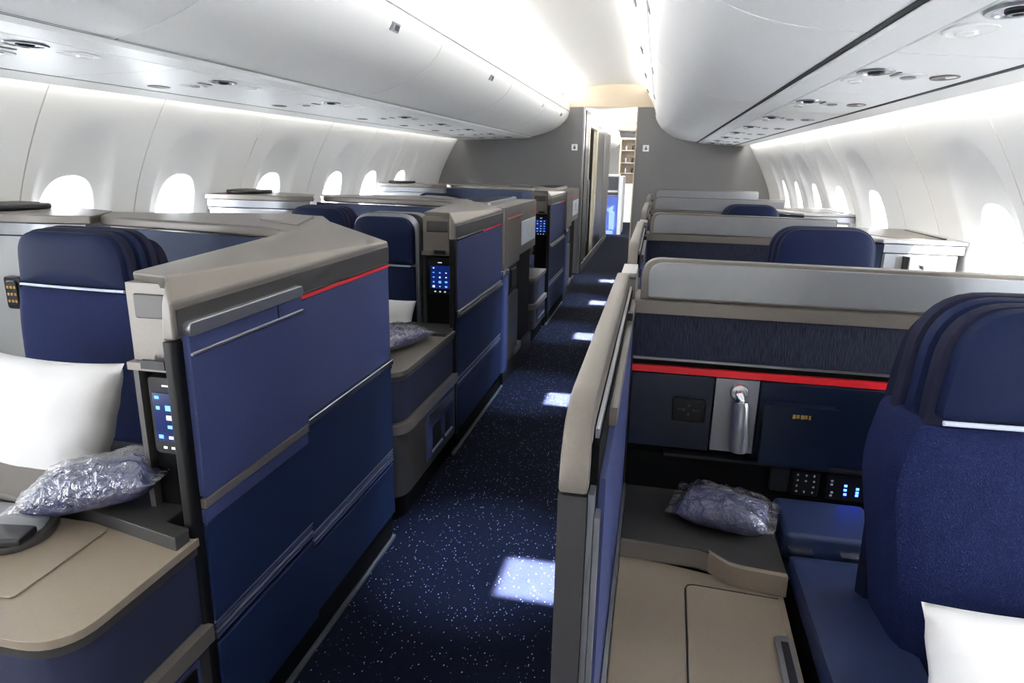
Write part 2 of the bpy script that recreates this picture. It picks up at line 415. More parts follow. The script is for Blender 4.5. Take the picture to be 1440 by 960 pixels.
wl = thing('wall_left', (-2.9, 0, 0), 'curved white sidewall of window panels above the double-panel suites', 'wall', kind='structure')
SEAM_L = [(-1.6, -1.25, None), (-.75, .05, -.35), (.05, .9, .48), (.9, 1.80, 1.32), (1.80, 2.59, 2.17), (2.59, 3.31, 2.89), (3.31, 4.30, 3.70), (4.30, 5.26, 4.72), (5.26, 6.18, 5.80), (6.18, 7.0, 6.60), (7.0, 7.95, 7.43), (7.95, 8.8, None)]  # one bay left open behind the viewpoint, added to let daylight in
NL = sum(1 for s in SEAM_L if s[2])
def seam_strip(wall, W, y):
    bm = bmesh.new(); n = 30; S1 = W.S[-1]
    vs = [[bm.verts.new(W.pt(y+e, S1*i/n, d)) for e, d in ((-.03, .014), (.03, .014), (.03, .026), (-.03, .026))] for i in range(n+1)]
    for a, b in zip(vs, vs[1:]):
        for i in range(4): j = (i+1) % 4; bm.faces.new((a[i], a[j], b[j], b[i]))
    bm.faces.new(vs[0]); bm.faces.new(vs[-1][::-1])
    obj('seam_strip', bm, M['seam'], wall, smooth=50)
for y0, y1, yw in SEAM_L: bay(wl, LW, y0, y1, yw, 1.06); seam_strip(wl, LW, y1)
wr = thing('wall_right', (1.35, 0, 0), 'curved white sidewall of window panels above the consoles across the aisle', 'wall', kind='structure')
SEAM_R = [(-1.6, -.75, None), (-.75, .1, -.33), (.1, .97, .53), (.97, 1.85, 1.41), (1.85, 2.70, 2.2), (2.70, 3.56, 3.03), (3.56, 4.02, None), (4.02, 5.0, 4.60), (5.0, 5.85, 5.44), (5.85, 6.68, 6.27), (6.68, 7.4, 7.06), (7.4, 8.1, 7.74), (8.1, 8.8, None)]
for y0, y1, yw in SEAM_R: bay(wr, RW, y0, y1, yw, 1.04); seam_strip(wr, RW, y1)

# outer hull (keeps daylight to the windows and the added wall opening), ceiling, valances
ce = thing('ceiling', (-.69, 3, 2.36), 'white arched ceiling over the aisle', 'ceiling', kind='structure')
hull = [(-2.46, 1.80), (-2.46, 2.2), (-1.5, 2.5), (-.69, 2.56), (.2, 2.5), (.94, 2.15), (.94, 1.78)]
extrude_y('hull_skin', M['lining'], ce, hull + [(x*1.0+(.03 if x > -.69 else -.03), z+.04) for x, z in hull[::-1]], -1.6, 8.82)
arc = [tuple(p) for p in spline([(-1.36, 2.19), (-1.25, 2.255), (-1.05, 2.315), (-.69, 2.36), (-.38, 2.36), (-.18, 2.345), (-.05, 2.31)], 30)]
extrude_y('ceiling_arch', M['ceiling'], ce, arc + [(x, z+.02) for x, z in arc[::-1]], -1.6, 8.8, smooth=60)

t = thing('trim_1', (-1.2, 3, 2.1), 'white cove valance above the overhead bins by the double-panel suites', 'trim', kind='structure')
vl = [(-1.235, 2.185), (-1.205, 2.205), (-1.19, 2.203), (-1.165, 2.16), (-1.152, 2.10), (-1.152, 2.045), (-1.18, 2.045), (-1.30, 2.06), (-1.30, 2.185)]
extrude_y('valance', M['lining'], t, vl, -1.6, 8.8, smooth=50)
t = thing('trim_2', (-.15, 3, 2.2), 'white cove valance with dark slots above the bins across the aisle', 'trim', kind='structure')
vr = [(-.135, 2.315), (-.20, 2.318), (-.215, 2.305), (-.19, 2.24), (-.14, 2.16), (-.105, 2.075), (-.085, 2.07), (-.02, 2.08), (-.02, 2.30)]
extrude_y('valance', M['lining'], t, vr, -1.6, 8.8, smooth=50)

# bulkhead with the doorway
wf = thing('wall_far', (-.6, YW, 0), 'dark grey bulkhead around the aisle doorway', 'wall', kind='structure')
DX0, DX1, DZ = -.975, -.30, 2.095
box('bulkhead_panel', M['bulkhead'], wf, -3.1, DX0, YW, YW+.06, 0, DZ, .003)
box('bulkhead_panel', M['bulkhead'], wf, DX1, 1.55, YW, YW+.06, 0, DZ, .003)
box('header', M['cream'], wf, -3.1, 1.55, YW, YW+.06, DZ+.002, 2.62, .002, label='cream header panel over the doorway')
dr = thing('trim_3', (-.64, YW, 0), 'pale metal jambs of the aisle doorway in the bulkhead', 'trim', kind='structure')
box('jamb', M['silver'], dr, DX0, DX0+.02, YW-.012, YW+.10, 0, DZ-.004, .004)
box('jamb', M['cream'], dr, DX1-.015, DX1, YW-.008, YW+.10, 0, DZ-.004, .004)
for i, (x, wd) in enumerate(((-1.072, 'doorway jamb beside the suites with two door panels'), (-.178, 'doorway jamb on the screen-topped partitions'))):
    s = thing('sign', (x, YW, 1.61), 'small white square pictogram sign near the %s' % wd, 'sign', 'pictogram signs on the bulkhead')
    plate_y('plate', M['white'], s, x-.038, x+.038, 1.572, 1.65, YW-.008, YW, .006)
    bm = bmesh.new()
    addbox(bm, x-.014, x+.014, YW-.011, YW-.007, 1.592, 1.615); addbox(bm, x-.009, x+.009, YW-.011, YW-.007, 1.619, 1.633)
    if i: addbox(bm, x+.004, x+.02, YW-.011, YW-.007, 1.60, 1.606)
    obj('pictogram', bm, M['glyph'], s, smooth=0)

bw = box('wall_near', M['lining'], None, -3.1, 1.55, -1.66, -1.6, 0, 2.7, 0); tag(bw, 'plain pale wall closing the cabin behind the viewpoint', 'wall', kind='structure')

# ------------------------------------------------------------------ overhead bins and service panels
BL = [tuple(p) for p in spline([(-1.155, 2.038), (-1.168, 1.98), (-1.215, 1.915), (-1.30, 1.85), (-1.44, 1.785), (-1.62, 1.735)], 20)]
BR = [tuple(p) for p in spline([(-.09, 2.062), (-.088, 2.0), (-.062, 1.925), (0.0, 1.845), (.11, 1.765), (.25, 1.715), (.425, 1.692)], 22)]
def bin_(y0, y1, prof, back, latch_y, lp, where, n):
    r = thing('overhead_bin', (prof[0][0], (y0+y1)/2, prof[0][1]), 'white overhead bin with a curved door %s' % where, 'overhead bin', 'closed white overhead bins')
    g = .0035
    bm_p = prof + back
    extrude_y('bin_door', M['bin'], r, bm_p, y0+g, y1-g, smooth=40)
    # latch: bezel with a dark paddle, standing on the door skin
    lx, lz, nx, nz = lp
    if latch_y:
        def at(u, v, d):   # u along y, v along slope
            tx, tz = -nz, nx
            return (lx + tx*v + nx*d, latch_y + u, lz + tz*v + nz*d)
        def pl(name, m, hu, hv, d0, d1, par, cu=0, cv=0):
            bm = bmesh.new(); hexa(bm, [at(cu-hu, cv-hv, d0), at(cu+hu, cv-hv, d0), at(cu+hu, cv+hv, d0), at(cu-hu, cv+hv, d0), at(cu-hu, cv-hv, d1), at(cu+hu, cv-hv, d1), at(cu+hu, cv+hv, d1), at(cu-hu, cv+hv, d1)])
            bevel(bm, .0015, 1); return obj(name, bm, m, par)
        la = pl('latch', M['silver'], .045, .019, -.004, .003, r)
        pl('latch_paddle', M['charcoal'], .028, .012, .001, .005, la, .008)
        pl('latch_tab', M['silver'], .012, .012, .003, .006, la, -.026)
    return r
SL = [-.1, 1.86, 3.62, 5.38, 7.14, 8.79]
wh = ['nearest over the first double-panel suite', 'second from the near end over the double-panel suites', 'third from the near end over the double-panel suites', 'fourth from the near end over the double-panel suites', 'last before the bulkhead over the double-panel suites']
for i in range(5):
    ly = [None, 2.99, 4.76, 6.95, 8.2][i]
    bin_(SL[i], SL[i+1], BL, [(-1.62, 2.05), (-1.20, 2.05)], ly, (-1.1745, 1.965, .93, -.36), wh[i], i)
SR = [-.1, 1.72, 3.45, 5.2, 6.95, 8.79]
wh2 = ['nearest above the seat with the lamp wall', 'second from the near end across the aisle', 'third from the near end across the aisle', 'fourth from the near end across the aisle', 'last before the bulkhead across the aisle']
for i in range(5):
    ly = [None, 2.72, 4.45, 6.1, 7.9][i]
    bin_(SR[i], SR[i+1], BR, [(.425, 2.07), (-.06, 2.07)], ly, (-.079, 1.965, -.96, -.28), wh2[i], i)

# rails between bins and service panels
t = thing('trim_4', (-1.68, 3, 1.73), 'pale rail under the bins over the double-panel suites', 'trim', kind='structure')
extrude_y('rail_lip', M['bin'], t, [(-1.632, 1.742), (-1.64, 1.722), (-1.73, 1.712), (-1.735, 1.80), (-1.632, 1.80)], -1.6, 8.8, smooth=0)
box('gap_strip', M['gap'], t, -1.634, -1.612, -1.6, 8.8, 1.7365, 1.76, 0)
t = thing('trim_5', (.47, 3, 1.69), 'pale rail under the bins across the aisle', 'trim', kind='structure')
extrude_y('rail_lip', M['bin'], t, [(.443, 1.70), (.45, 1.682), (.525, 1.674), (.53, 1.78), (.443, 1.78)], -1.6, 8.8, smooth=0)
box('gap_strip', M['gap'], t, .4255, .4435, -1.6, 8.8, 1.690, 1.72, 0)
# outer valances that hide the wall wash
t = thing('trim_6', (-2.4, 3, 1.69), 'pale light valance over the window panels by the double-panel suites', 'trim', kind='structure')
extrude_y('valance', M['lining'], t, [(-2.315, 1.69), (-2.53, 1.685), (-2.545, 1.70), (-2.53, 1.715), (-2.315, 1.73)], -1.6, 8.8)
box('gap_strip', M['gap'], t, -2.316, -2.299, -1.6, 8.8, 1.692, 1.73, 0)
box('backing', M['lining'], t, -2.47, -1.6, -1.6, 8.8, 1.80, 1.82, 0)
t = thing('trim_7', (.93, 3, 1.64), 'pale light valance over the window panels across the aisle', 'trim', kind='structure')
extrude_y('valance', M['lining'], t, [(.868, 1.652), (.985, 1.648), (.995, 1.66), (.985, 1.675), (.868, 1.69)], -1.6, 8.8)
box('gap_strip', M['gap'], t, .8485, .8685, -1.6, 8.8, 1.6535, 1.69, 0)
box('backing', M['lining'], t, .44, .95, -1.6, 8.8, 1.785, 1.80, 0)

def disc_ring(bm, c, ra, rb, spec, n=24):
    """rings hanging below a panel; spec: (scale, drop)"""
    R = [[bm.verts.new((c[0]+ra*k*math.cos(t), c[1]+rb*k*math.sin(t), c[2]-d)) for t in [2*math.pi*i/n for i in range(n)]] for k, d in spec]
    for a, b in zip(R, R[1:]):
        for i in range(n): j = (i+1) % n; bm.faces.new((a[i], a[j], b[j], b[i]))
    bm.faces.new(R[-1])
def service(y0, y1, ng, x0, x1, za, zb, label):
    """panel between rail and valance, slope za->zb; ng = y of the nozzle group"""
    r = thing('service_panel', ((x0+x1)/2, (y0+y1)/2, (za+zb)/2), label, 'service panel', 'overhead passenger service panels')
    zz = lambda x: za + (zb-za)*(x-x0)/(x1-x0)
    g = .003
    bm = bmesh.new()
    hexa(bm, [(x0, y0+g, za), (x1, y0+g, zb), (x1, y1-g, zb), (x0, y1-g, za), (x0, y0+g, za+.05), (x1, y0+g, zb+.05), (x1, y1-g, zb+.05), (x0, y1-g, za+.05)]); bevel(bm, .004)
    obj('panel', bm, M['bin'], r)
    if ng is None: return
    s = 1 if x1 > x0 else -1
    W_ = abs(x1-x0)
    def at(f, y): x = x0 + s*W_*f; return (x, y, zz(x))
    c = at(.16, ng)
    bm = bmesh.new(); disc_ring(bm, c, .05, .07, [(1, -.001), (.96, .004), (.80, .004), (.74, -.001), (.72, -.02), (.0001, -.02)]); nz = obj('nozzle_bezel', bm, M['silver'], r)
    bm = bmesh.new(); disc_ring(bm, (c[0], c[1], c[2]), .022, .026, [(1, -.02), (1, .004), (.8, .009), (.5, .009), (.45, .003), (.001, .003)]); obj('air_nozzle', bm, M['charcoal'], nz)
    c = at(.16, ng+.19)
    bm = bmesh.new(); disc_ring(bm, c, .046, .075, [(1, -.001), (.95, .003), (.85, .003), (.8, .001), (.001, .0)]); ln = obj('reading_light_bezel', bm, M['lining'], r)
    bm = bmesh.new(); disc_ring(bm, at(.16, ng+.21), .02, .026, [(1, 0), (1, .005), (.7, .007), (.001, .007)]); obj('reading_light', bm, M['lens'], ln)
    c = at(.5, ng+.06)
    bm = bmesh.new(); disc_ring(bm, c, .045, .075, [(1, -.001), (.95, .003), (.85, .003), (.8, .001), (.001, .0)]); ln = obj('reading_light_bezel', bm, M['lining'], r)
    bm = bmesh.new(); disc_ring(bm, at(.5, ng+.07), .02, .024, [(1, 0), (1, .005), (.7, .007), (.001, .007)]); obj('reading_light', bm, M['silver'], ln)
    c = at(.78, ng+.04)
    bm = bmesh.new(); disc_ring(bm, c, .036, .06, [(1, -.001), (.95, .003), (.8, .003), (.75, .001), (.001, .0)]); obj('call_light', bm, M['taupe'], r)
    a = at(.33, ng-.02); b = at(.36, ng+.06)
    bm = bmesh.new(); addbox(bm, min(a[0], b[0]), max(a[0], b[0]), a[1], b[1], min(a[2], b[2])-.002, max(a[2], b[2])+.004); obj('symbol_strip', bm, M['taupe_dark'], r, smooth=0)
YS = [-.4, .85, 1.45, 2.32, 3.2, 4.1, 5.2, 6.1, 7.0, 7.9, 8.79]
ngl = [None, None, 1.75, 2.68, 3.66, 4.8, 5.65, 6.5, 7.4, 8.3]
nth = ['second', 'third', 'fourth', 'fifth', 'sixth', 'seventh', 'eighth', 'ninth']
for i in range(10):
    if YS[i+1] < 1.4: continue
    service(YS[i], YS[i+1], ngl[i], -1.742, -2.30, 1.712, 1.692, 'white ceiling service panel above the double-panel suites, %s in its line from the near end' % (['nearest']+nth)[i-2])
YSR = [-.4, 1.15, 1.88, 2.75, 3.6, 4.55, 5.4, 6.3, 7.2, 8.0, 8.79]
ngr = [.6, 1.40, 2.2, 3.1, 4.05, 4.96, 5.8, 6.7, 7.6, 8.3]
for i in range(10):
    if YSR[i+1] < 1.2: continue
    service(YSR[i], YSR[i+1], ngr[i], .535, .848, 1.674, 1.655, 'white ceiling service panel across the aisle above the screen-topped partitions, %s from the near end' % (['nearest']+nth)[i-1])

# dark vent slots on the valance; added lamps beside them make the floor patches
def slot_with_beam(y, tgt, label, power=0):
    c = Vector((-.185, y, 2.235)); n = Vector((-.86, 0, -.5)).normalized()
    r = thing('vent_slot', c, label, 'vent slot', 'dark vent slots along the cove edge')
    tx = Vector((-.5, 0, .86))
    def pl(name, m, hu, hv, d0, d1, par):
        P = []
        for d in (d0, d1):
            for u, v in ((-hu, -hv), (hu, -hv), (hu, hv), (-hu, hv)): P.append(c + Vector((0, u, 0)) + tx*v + n*d)
        bm = bmesh.new(); hexa(bm, P); bevel(bm, .002, 1); return obj(name, bm, m, par)
    h = pl('housing', M['charcoal'], .10, .016, -.01, .008, r)
    for k in range(3):
        cc = c; c = c + Vector((0, (k-1)*.06, 0)); pl('lens', M['mirror_black'], .022, .011, .004, .0095, h); c = cc  # dark plates in the vent slot, not lamp lenses
    if tgt:
        p = Vector((-.335, y, 2.21))
        l = area('added_patch_beam', p, tgt, .21, .22, power, (1, .98, .95), math.radians(1.5))  # unseen lamp added to stand for sunlight on the floor
        d2 = (p.x-.02, y, 2.18)
        s = bpy.data.lights.new('added_patch_spill', 'SPOT'); s.energy = power*30; s.spot_size = math.radians(26); s.spot_blend = .9; s.color = (.62, .78, 1); s.shadow_soft_size = .03  # added blue lamp for the glow around each floor patch
        so_ = bpy.data.objects.new('added_patch_spill', s); C.objects.link(so_); so_.location = d2
        so_.rotation_euler = (Vector((tgt[0]-.22, tgt[1]+.10, 0))-Vector(d2)).to_track_quat('-Z', 'Y').to_euler()
for i, (y, tx_, lb) in enumerate([(2.0, -.33, 'nearest of the dark vent slots on the cove edge'), (3.85, -.47, 'second dark vent slot from the near end of the cove edge'), (5.45, -.49, 'third dark vent slot from the near end of the cove edge'), (6.9, -.50, 'fourth dark vent slot from the near end of the cove edge'), (8.3, -.52, 'dark vent slot on the cove edge nearest the bulkhead')]):
    slot_with_beam(y, (tx_, y, 0), lb, 4.2)

# ------------------------------------------------------------------ seats
def seat(x, y, rot, label, wings=3, cushion=True, zt=1.19, zl=1.0, wd=.46, low=-.05, group='navy seats with rounded headrests'):
    """navy lounge seat, faces local -y"""
    r = thing('lounge_seat', (x, y, 0), label, 'seat', group, rotz=rot, local=True)
    h = wd/2
    e1 = .014*wings + .006
    slab('backrest', M['fabric'], r, rounded([(-h-low, .36), (h+low, .36), (h+.012+max(0, low*.6), .70), (h+e1, zl-.12), (h+e1*.55, zl-.004), (-h-e1*.55, zl-.004), (-h-e1, zl-.12), (-h-.012-max(0, low*.6), .70)], [.05, .05, .08, .05, .02, .02, .05, .08]), 0, .05+.036*wings, puff=.010, edge=.035)
    slab('headrest', M['leather'], r, rounded([(-h+.005, zl+.004), (h-.005, zl+.004), (h-.02, zt), (-h+.02, zt)], [.012, .012, .175, .175], 10), -.008, .06, puff=.012, edge=.014)
    tube('piping', M['piping'], r, [(-h+.012, -.006, zl), (-h*.5, -.0095, zl), (0, -.0105, zl), (h*.5, -.0095, zl), (h-.012, -.006, zl)], .0045, 8)
    for k in range(wings):
        e = .014*(k+1)
        slab('side_bolster', M['leather'] if k % 2 else M['bolster'], r, rounded([(-h-e*.6, zl-.02), (h+e*.6, zl-.02), (h+e*.3-.006, zt+.004+.002*k), (-h-e*.3+.006, zt+.004+.002*k)], [.01, .01, .175, .175], 8), .016+.036*k, .046+.036*k, puff=.002, edge=.012)
    slab('back_shell', M['leather_dark'], r, rounded([(-h+.01, .12), (h-.01, .12), (h+.01, zl), (h-.02, zt-.03), (-h+.02, zt-.03), (-h-.01, zl)], [.05, .05, .08, .14, .14, .08], 8), .04+.036*wings, .08+.038*wings, puff=0, edge=.03)
    if cushion:
        slab('seat_cushion', M['fabric'], r, rounded([(-h-.02, -.56), (h+.02, -.56), (h+.02, .02), (-h-.02, .02)], [.06, .06, .03, .03]), .50, .33, axis='z', puff=.02, edge=.03)
        box('seat_base', M['black_matt'], r, -h, h, -.50, .08, 0, .33, .01)
    return r
D = math.radians
seat(-1.785, 1.74, D(-3), 'navy lounge seat nearest the viewer behind the large white pillow beside the pale console', 3, wd=.43, zt=1.168, zl=.995, low=.075)
seat(-1.90, 3.55, D(-4), 'navy seat whose headrest shows behind the first suite cap, under the second window console', 3, wd=.38, zt=1.135, zl=.97)
seat(-1.90, 5.75, D(-4), 'navy seat far down by the windows, only its headrest top showing past the second suite', 2, wd=.42, zt=1.125, zl=.96)
seat(.71, 1.16, D(4), 'big navy seat with layered bolsters and pale piping beside the lamp wall', 3, zt=1.195, zl=1.004, wd=.48)
seat(.69, 2.92, D(5), 'navy seat with headrest above the nearest grey privacy screen across the aisle', 2, zt=1.165, zl=.98, wd=.40)
seat(.62, 4.66, D(5), 'small far navy headrest seat above the second grey privacy screen across the aisle', 2, zt=1.16, zl=.98, wd=.36)

def rim_seat(x, y, rot, label, wd=.36, zb=.30, zt=1.15):
    r = thing('rimmed_seat', (x, y, 0), label, 'seat', 'navy seats in silver rimmed shells', rotz=rot, local=True)
    h = wd/2
    slab('shell', M['silver'], r, rounded([(-h, zb), (h, zb), (h, zt), (-h, zt)], [.02, .02, .10, .10], 8), .02, .055, puff=0, edge=.012)
    slab('outer_shell', M['charcoal'], r, rounded([(-h+.01, zb), (h+.03, zb), (h+.03, zt), (-h+.01, zt)], [.02, .02, .10, .10], 8), .058, .085, puff=0, edge=.01)
    slab('back_rim', M['silver'], r, rounded([(-h+.02, zb), (h+.045, zb), (h+.045, zt+.004), (-h+.02, zt+.004)], [.02, .02, .10, .10], 8), .09, .12, puff=0, edge=.01)
    slab('backrest', M['leather'], r, rounded([(-h+.015, zb), (h-.02, zb), (h-.02, zt-.255), (-h+.015, zt-.255)], .01), .0, .04, puff=.006, edge=.01)
    slab('headrest', M['leather'], r, rounded([(-h+.015, zt-.245), (h-.02, zt-.245), (h-.02, zt-.015), (-h+.015, zt-.015)], [.012, .012, .085, .085], 8), -.012, .04, puff=.014, edge=.016)
    tube('piping', M['piping'], r, [(-h+.03, -.012, zt-.25), (h-.035, -.012, zt-.25)], .004, 8)
    slab('seat_cushion', M['fabric'], r, rounded([(-h, -.40), (h, -.40), (h, .02), (-h, .02)], .04), .50, .33, axis='z', puff=.015, edge=.03)
    box('seat_base', M['black_matt'], r, -h+.02, h-.02, -.36, .08, 0, .33, .01)
rim_seat(-1.305, 3.10, D(-4), 'navy seat in a silver rimmed shell beside the second suite handset')

# ------------------------------------------------------------------ handset shared by docks
def handset(par, x0, x1, z0, z1, y, seed):
    """controller in its dock, face towards -y; par is the thing"""
    rnd = random.Random(seed)
    h = plate_y('handset', M['black'], par, x0, x1, z0, z1, y-.014, y, .014)
    cx = (x0+x1)/2; wz = z1-z0; wx = x1-x0
    sx0, sx1, sz0, sz1 = x0+.10*wx, x1-.10*wx, z0+.17*wz, z1-.20*wz
    plate_y('display', M['screen'], h, sx0, sx1, sz0, sz1, y-.0165, y-.013, .003)
    bm = bmesh.new(); bw_ = bmesh.new()
    for i in range(3):
        for j in range(5):
            if rnd.random() < .12: continue
            u = sx0 + (i+.5)*(sx1-sx0)/3; v = sz0 + (j+.5)*(sz1-sz0)/5; s = .0058*rnd.uniform(.6, 1.15)
            b = bm if rnd.random() < .72 else bw_
            addbox(b, u-s, u+s, y-.0176, y-.016, v-s*rnd.uniform(.4, 1), v+s*rnd.uniform(.4, 1))
    for k in (-.3, 0, .3): addbox(bw_, cx+k*wx*.7-.004, cx+k*wx*.7+.004, y-.0152, y-.0135, z0+.07*wz, z0+.10*wz)
    addbox(bw_, cx-.010, cx+.010, y-.0152, y-.0135, z1-.12*wz, z1-.10*wz)
    obj('icons', bm, M['icon'], h, smooth=0, kind='stuff', label='glowing blue icons'); obj('keys', bw_, M['icon_w'], h, smooth=0, kind='stuff', label='white lit keys')
    return h

# ------------------------------------------------------------------ suites by the windows (double door panels on the aisle)
XA = -.885
def grooves(name, par, y0, y1, z, x=XA, n=3, dz=.013):
    for k in range(n):
        plate_x(name, M['navy_panel'] if k % 2 == 0 else M['silver'], par, y0, y1, z+dz*(k-1)-.0035, z+dz*(k-1)+.0035, x-.004, x+.0045, .001, .001)
def suite(Y, label, style, xi=-1.058, seed=1):
    r = thing('suite_shell', (-1.1, Y+.5, 0), label, 'suite', 'grey capped navy suites on the aisle')
    y = lambda v: Y+v
    dk = M['black_matt']
    # core and toe kick
    prism('core', dk, r, [(-.895, y(.03)), (-.895, y(1.045)), (-1.18, y(1.10)), (-1.11, y(.85)), (xi+.012, y(.20)), (xi+.02, y(.125)), (-.914, y(.125)), (-.914, y(.03))], .02, 1.06, .004)
    box('toe_kick', M['black_matt'], r, -.955, -.905, y(-.02), y(1.06), 0, .115, .004)
    box('floor_strip', M['silver'], r, -.905, -.890, y(-.02), y(1.06), 0, .012, .002)
    # end post towards the viewer
    prism('end_post', M['black'], r, rounded([(-.912, y(-.012)), (-.885, y(-.012)), (-.885, y(.028)), (-.912, y(.028))], [.004, .018, .004, .004]), .10, 1.055, .002)
    # cap : sloping outer face, flat crown, near end leaning back
    bm = bmesh.new()
    P = dict(o1=(-.883, y(-.012), 1.058), o2=(-.883, y(-.012), 1.132), O1=(-.883, y(1.055), 1.058), O2=(-.883, y(1.055), 1.135),
             r=(-.922, y(.030), 1.176), Rf=(-1.095, y(.95), 1.176), Cc=(-1.20, y(1.27), 1.174), k=(xi, y(.070), 1.174), J=(-1.165, y(.92), 1.174),
             k0=(xi, y(.085), 1.058), J0=(-1.17, y(.92), 1.058), C0=(-1.18, y(1.24), 1.058), n1=(-.912, y(-.012), 1.058), n2=(-.912, y(.0), 1.128), n3=(-.914, y(.085), 1.058))
    v = {k: bm.verts.new(q) for k, q in P.items()}
    F = lambda *a: bm.faces.new([v[q] for q in a])
    F('o1', 'O1', 'O2', 'o2'); F('o2', 'O2', 'r'); F('O2', 'Rf', 'r'); F('O2', 'Cc', 'Rf'); F('r', 'Rf', 'J', 'k'); F('Rf', 'Cc', 'J'); F('k', 'J', 'J0', 'k0'); F('o1', 'o2', 'n2', 'n1'); F('o2', 'r', 'n2')
    F('n2', 'r', 'n3', 'n1'); F('r', 'k', 'k0', 'n3'); F('O1', 'C0', 'Cc', 'O2'); F('Cc', 'C0', 'J0', 'J'); F('o1', 'n1', 'n3', 'k0', 'J0', 'C0', 'O1')
    bmesh.ops.recalc_face_normals(bm, faces=bm.faces[:]); bevel(bm, .006, 3)
    obj('cap', bm, M['taupe'], r, smooth=40, wn=True)
    box('cap_band', M['taupe_dark'], r, -.883, -.8805, y(.0), y(1.05), 1.066, 1.118, .001)
    # box above the handset and the dock under it
    fb = box('monitor_housing', M['taupe'], r, xi+.003, -.930, y(.045), y(.135), .995, 1.156, .012, 3)
    plate_y('inset', M['taupe_dark'], fb, xi+.02, -.936, 1.085, 1.135, y(.041), y(.048), .006)
    box('housing_lip', M['taupe'], r, xi-.002, -.914, y(.028), y(.13), .978, .994, .005, 2)
    box('latch', M['charcoal'], r, -.995, -.940, y(.020), y(.03), .985, 1.003, .003)
    box('dock_panel', M['black_matt'], r, xi+.013, -.914, y(.06), y(.12), .62, .978, .004)
    box('dock_edge', M['taupe_dark'], r, xi, xi+.012, y(.04), y(.12), .62, .978, .003)
    handset(r, xi+.026, -.917, .79, .962, y(.058), seed)
    # back wall behind the seat, dropping to the window console
    wall = [(-.905, y(1.055)), (-1.20, y(1.27)), (-1.36, y(1.52)), (-1.58, y(1.58)), (-2.26, y(1.37)), (-2.14, y(1.19)), (-1.345, y(1.05)), (-1.18, y(.935)), (-1.0, y(.95))]
    prism('back_wall', M['charcoal'], r, wall, .02, 1.10, .004)
    inner = [(-2.20, y(1.198)), (-1.347, y(1.045)), (-1.181, y(.930))]
    for a, b in zip(inner, inner[1:]):
        n = Vector((-(b[1]-a[1]), b[0]-a[0])).normalized()*.006
        if n.y > 0: n = -n
        prism('inner_panel', M['navy_inner'], r, [a, b, (b[0]+n.x, b[1]+n.y), (a[0]+n.x, a[1]+n.y)], .30, 1.128, .001)
    top = [(-1.165, y(.925)), (-1.345, y(1.035)), (-2.14, y(1.178)), (-2.26, y(1.36)), (-1.60, y(1.60)), (-1.37, y(1.545)), (-1.20, y(1.285))]
    prism('wall_cap', M['taupe'], r, top, 1.132, 1.170, .010, 3)
    br = prism('cap_hinge', M['taupe'], r, [(-1.24, y(1.10)), (-1.36, y(1.44)), (-1.56, y(1.54)), (-1.52, y(1.30))], 1.168, 1.178, .004)
    # door panels on the aisle
    if style == 'double':
        ys = .445
        plate_x('door_panel', M['navy_panel'], r, y(.012), y(ys), .715, 1.085, XA-.004, XA+.014, .010, label='proud sliding door panel')
        plate_x('door_head', M['silver'], r, y(.010), y(ys+.002), 1.062, 1.090, XA, XA+.020, .012)
        plate_x('door_line', M['silver'], r, y(.014), y(ys), 1.022, 1.029, XA+.010, XA+.0185, .002)
        plate_x('door_line', M['charcoal'], r, y(ys-.115), y(ys-.112), 1.028, 1.064, XA+.010, XA+.0165, .001)
        plate_x('rail', M['taupe'], r, y(.012), y(ys), .690, .712, XA-.004, XA+.012, .003)
        plate_x('rail', M['navy_panel'], r, y(.012), y(ys), .655, .688, XA-.004, XA+.008, .003)
        plate_x('lower_panel', M['navy_lower'], r, y(.012), y(ys), .415, .653, XA-.004, XA+.006, .004)
        plate_x('base_panel', M['navy_lower'], r, y(.012), y(ys), .108, .358, XA-.004, XA+.006, .004)
        grooves('groove', r, y(.012), y(ys), .387, XA, 4)
        plate_x('upper_panel', M['navy_panel'], r, y(ys+.004), y(1.052), .722, 1.046, XA-.010, XA, .003)
        plate_x('red_stripe', M['red'], r, y(ys+.004), y(1.052), 1.048, 1.057, XA-.010, XA+.003, .001)
        plate_x('rail', M['chrome'], r, y(ys+.004), y(1.052), .700, .720, XA-.010, XA+.010, .004)
        plate_x('rail', M['navy_lower'], r, y(ys+.004), y(1.052), .684, .699, XA-.010, XA+.004, .003)
        plate_x('lower_panel', M['navy_lower'], r, y(ys+.004), y(1.052), .375, .683, XA-.010, XA, .004)
        plate_x('base_panel', M['navy_lower'], r, y(ys+.004), y(1.052), .116, .318, XA-.010, XA, .004)
        grooves('groove', r, y(ys+.004), y(1.052), .346, XA-.005, 4)
    else:
        plate_x('upper_panel', M['navy_panel'], r, y(.030), y(.95), .722, 1.046, XA-.010, XA, .004)
        plate_x('head_frame', M['silver'], r, y(.030), y(.50), 1.056, 1.061, XA-.004, XA+.004, .001)
        plate_x('head_frame', M['silver'], r, y(.030), y(.95), 1.116, 1.120, XA-.004, XA+.004, .001)
        plate_x('head_frame', M['silver'], r, y(.030), y(.036), 1.056, 1.120, XA-.004, XA+.004, .001)
        plate_x('red_stripe', M['red'], r, y(.50), y(.95), 1.048, 1.057, XA-.010, XA+.003, .001)
        plate_x('rail', M['taupe_dark'], r, y(.024), y(.95), .688, .704, XA-.010, XA+.014, .004)
        plate_x('rail', M['silver'], r, y(.030), y(.95), .706, .718, XA-.010, XA+.006, .003)
        plate_x('lower_panel', M['navy_lower'], r, y(.030), y(.95), .385, .684, XA-.010, XA, .004)
        plate_x('base_panel', M['navy_lower'], r, y(.030), y(.95), .112, .330, XA-.010, XA, .004)
        grooves('groove', r, y(.030), y(.95), .357, XA-.003, 4)
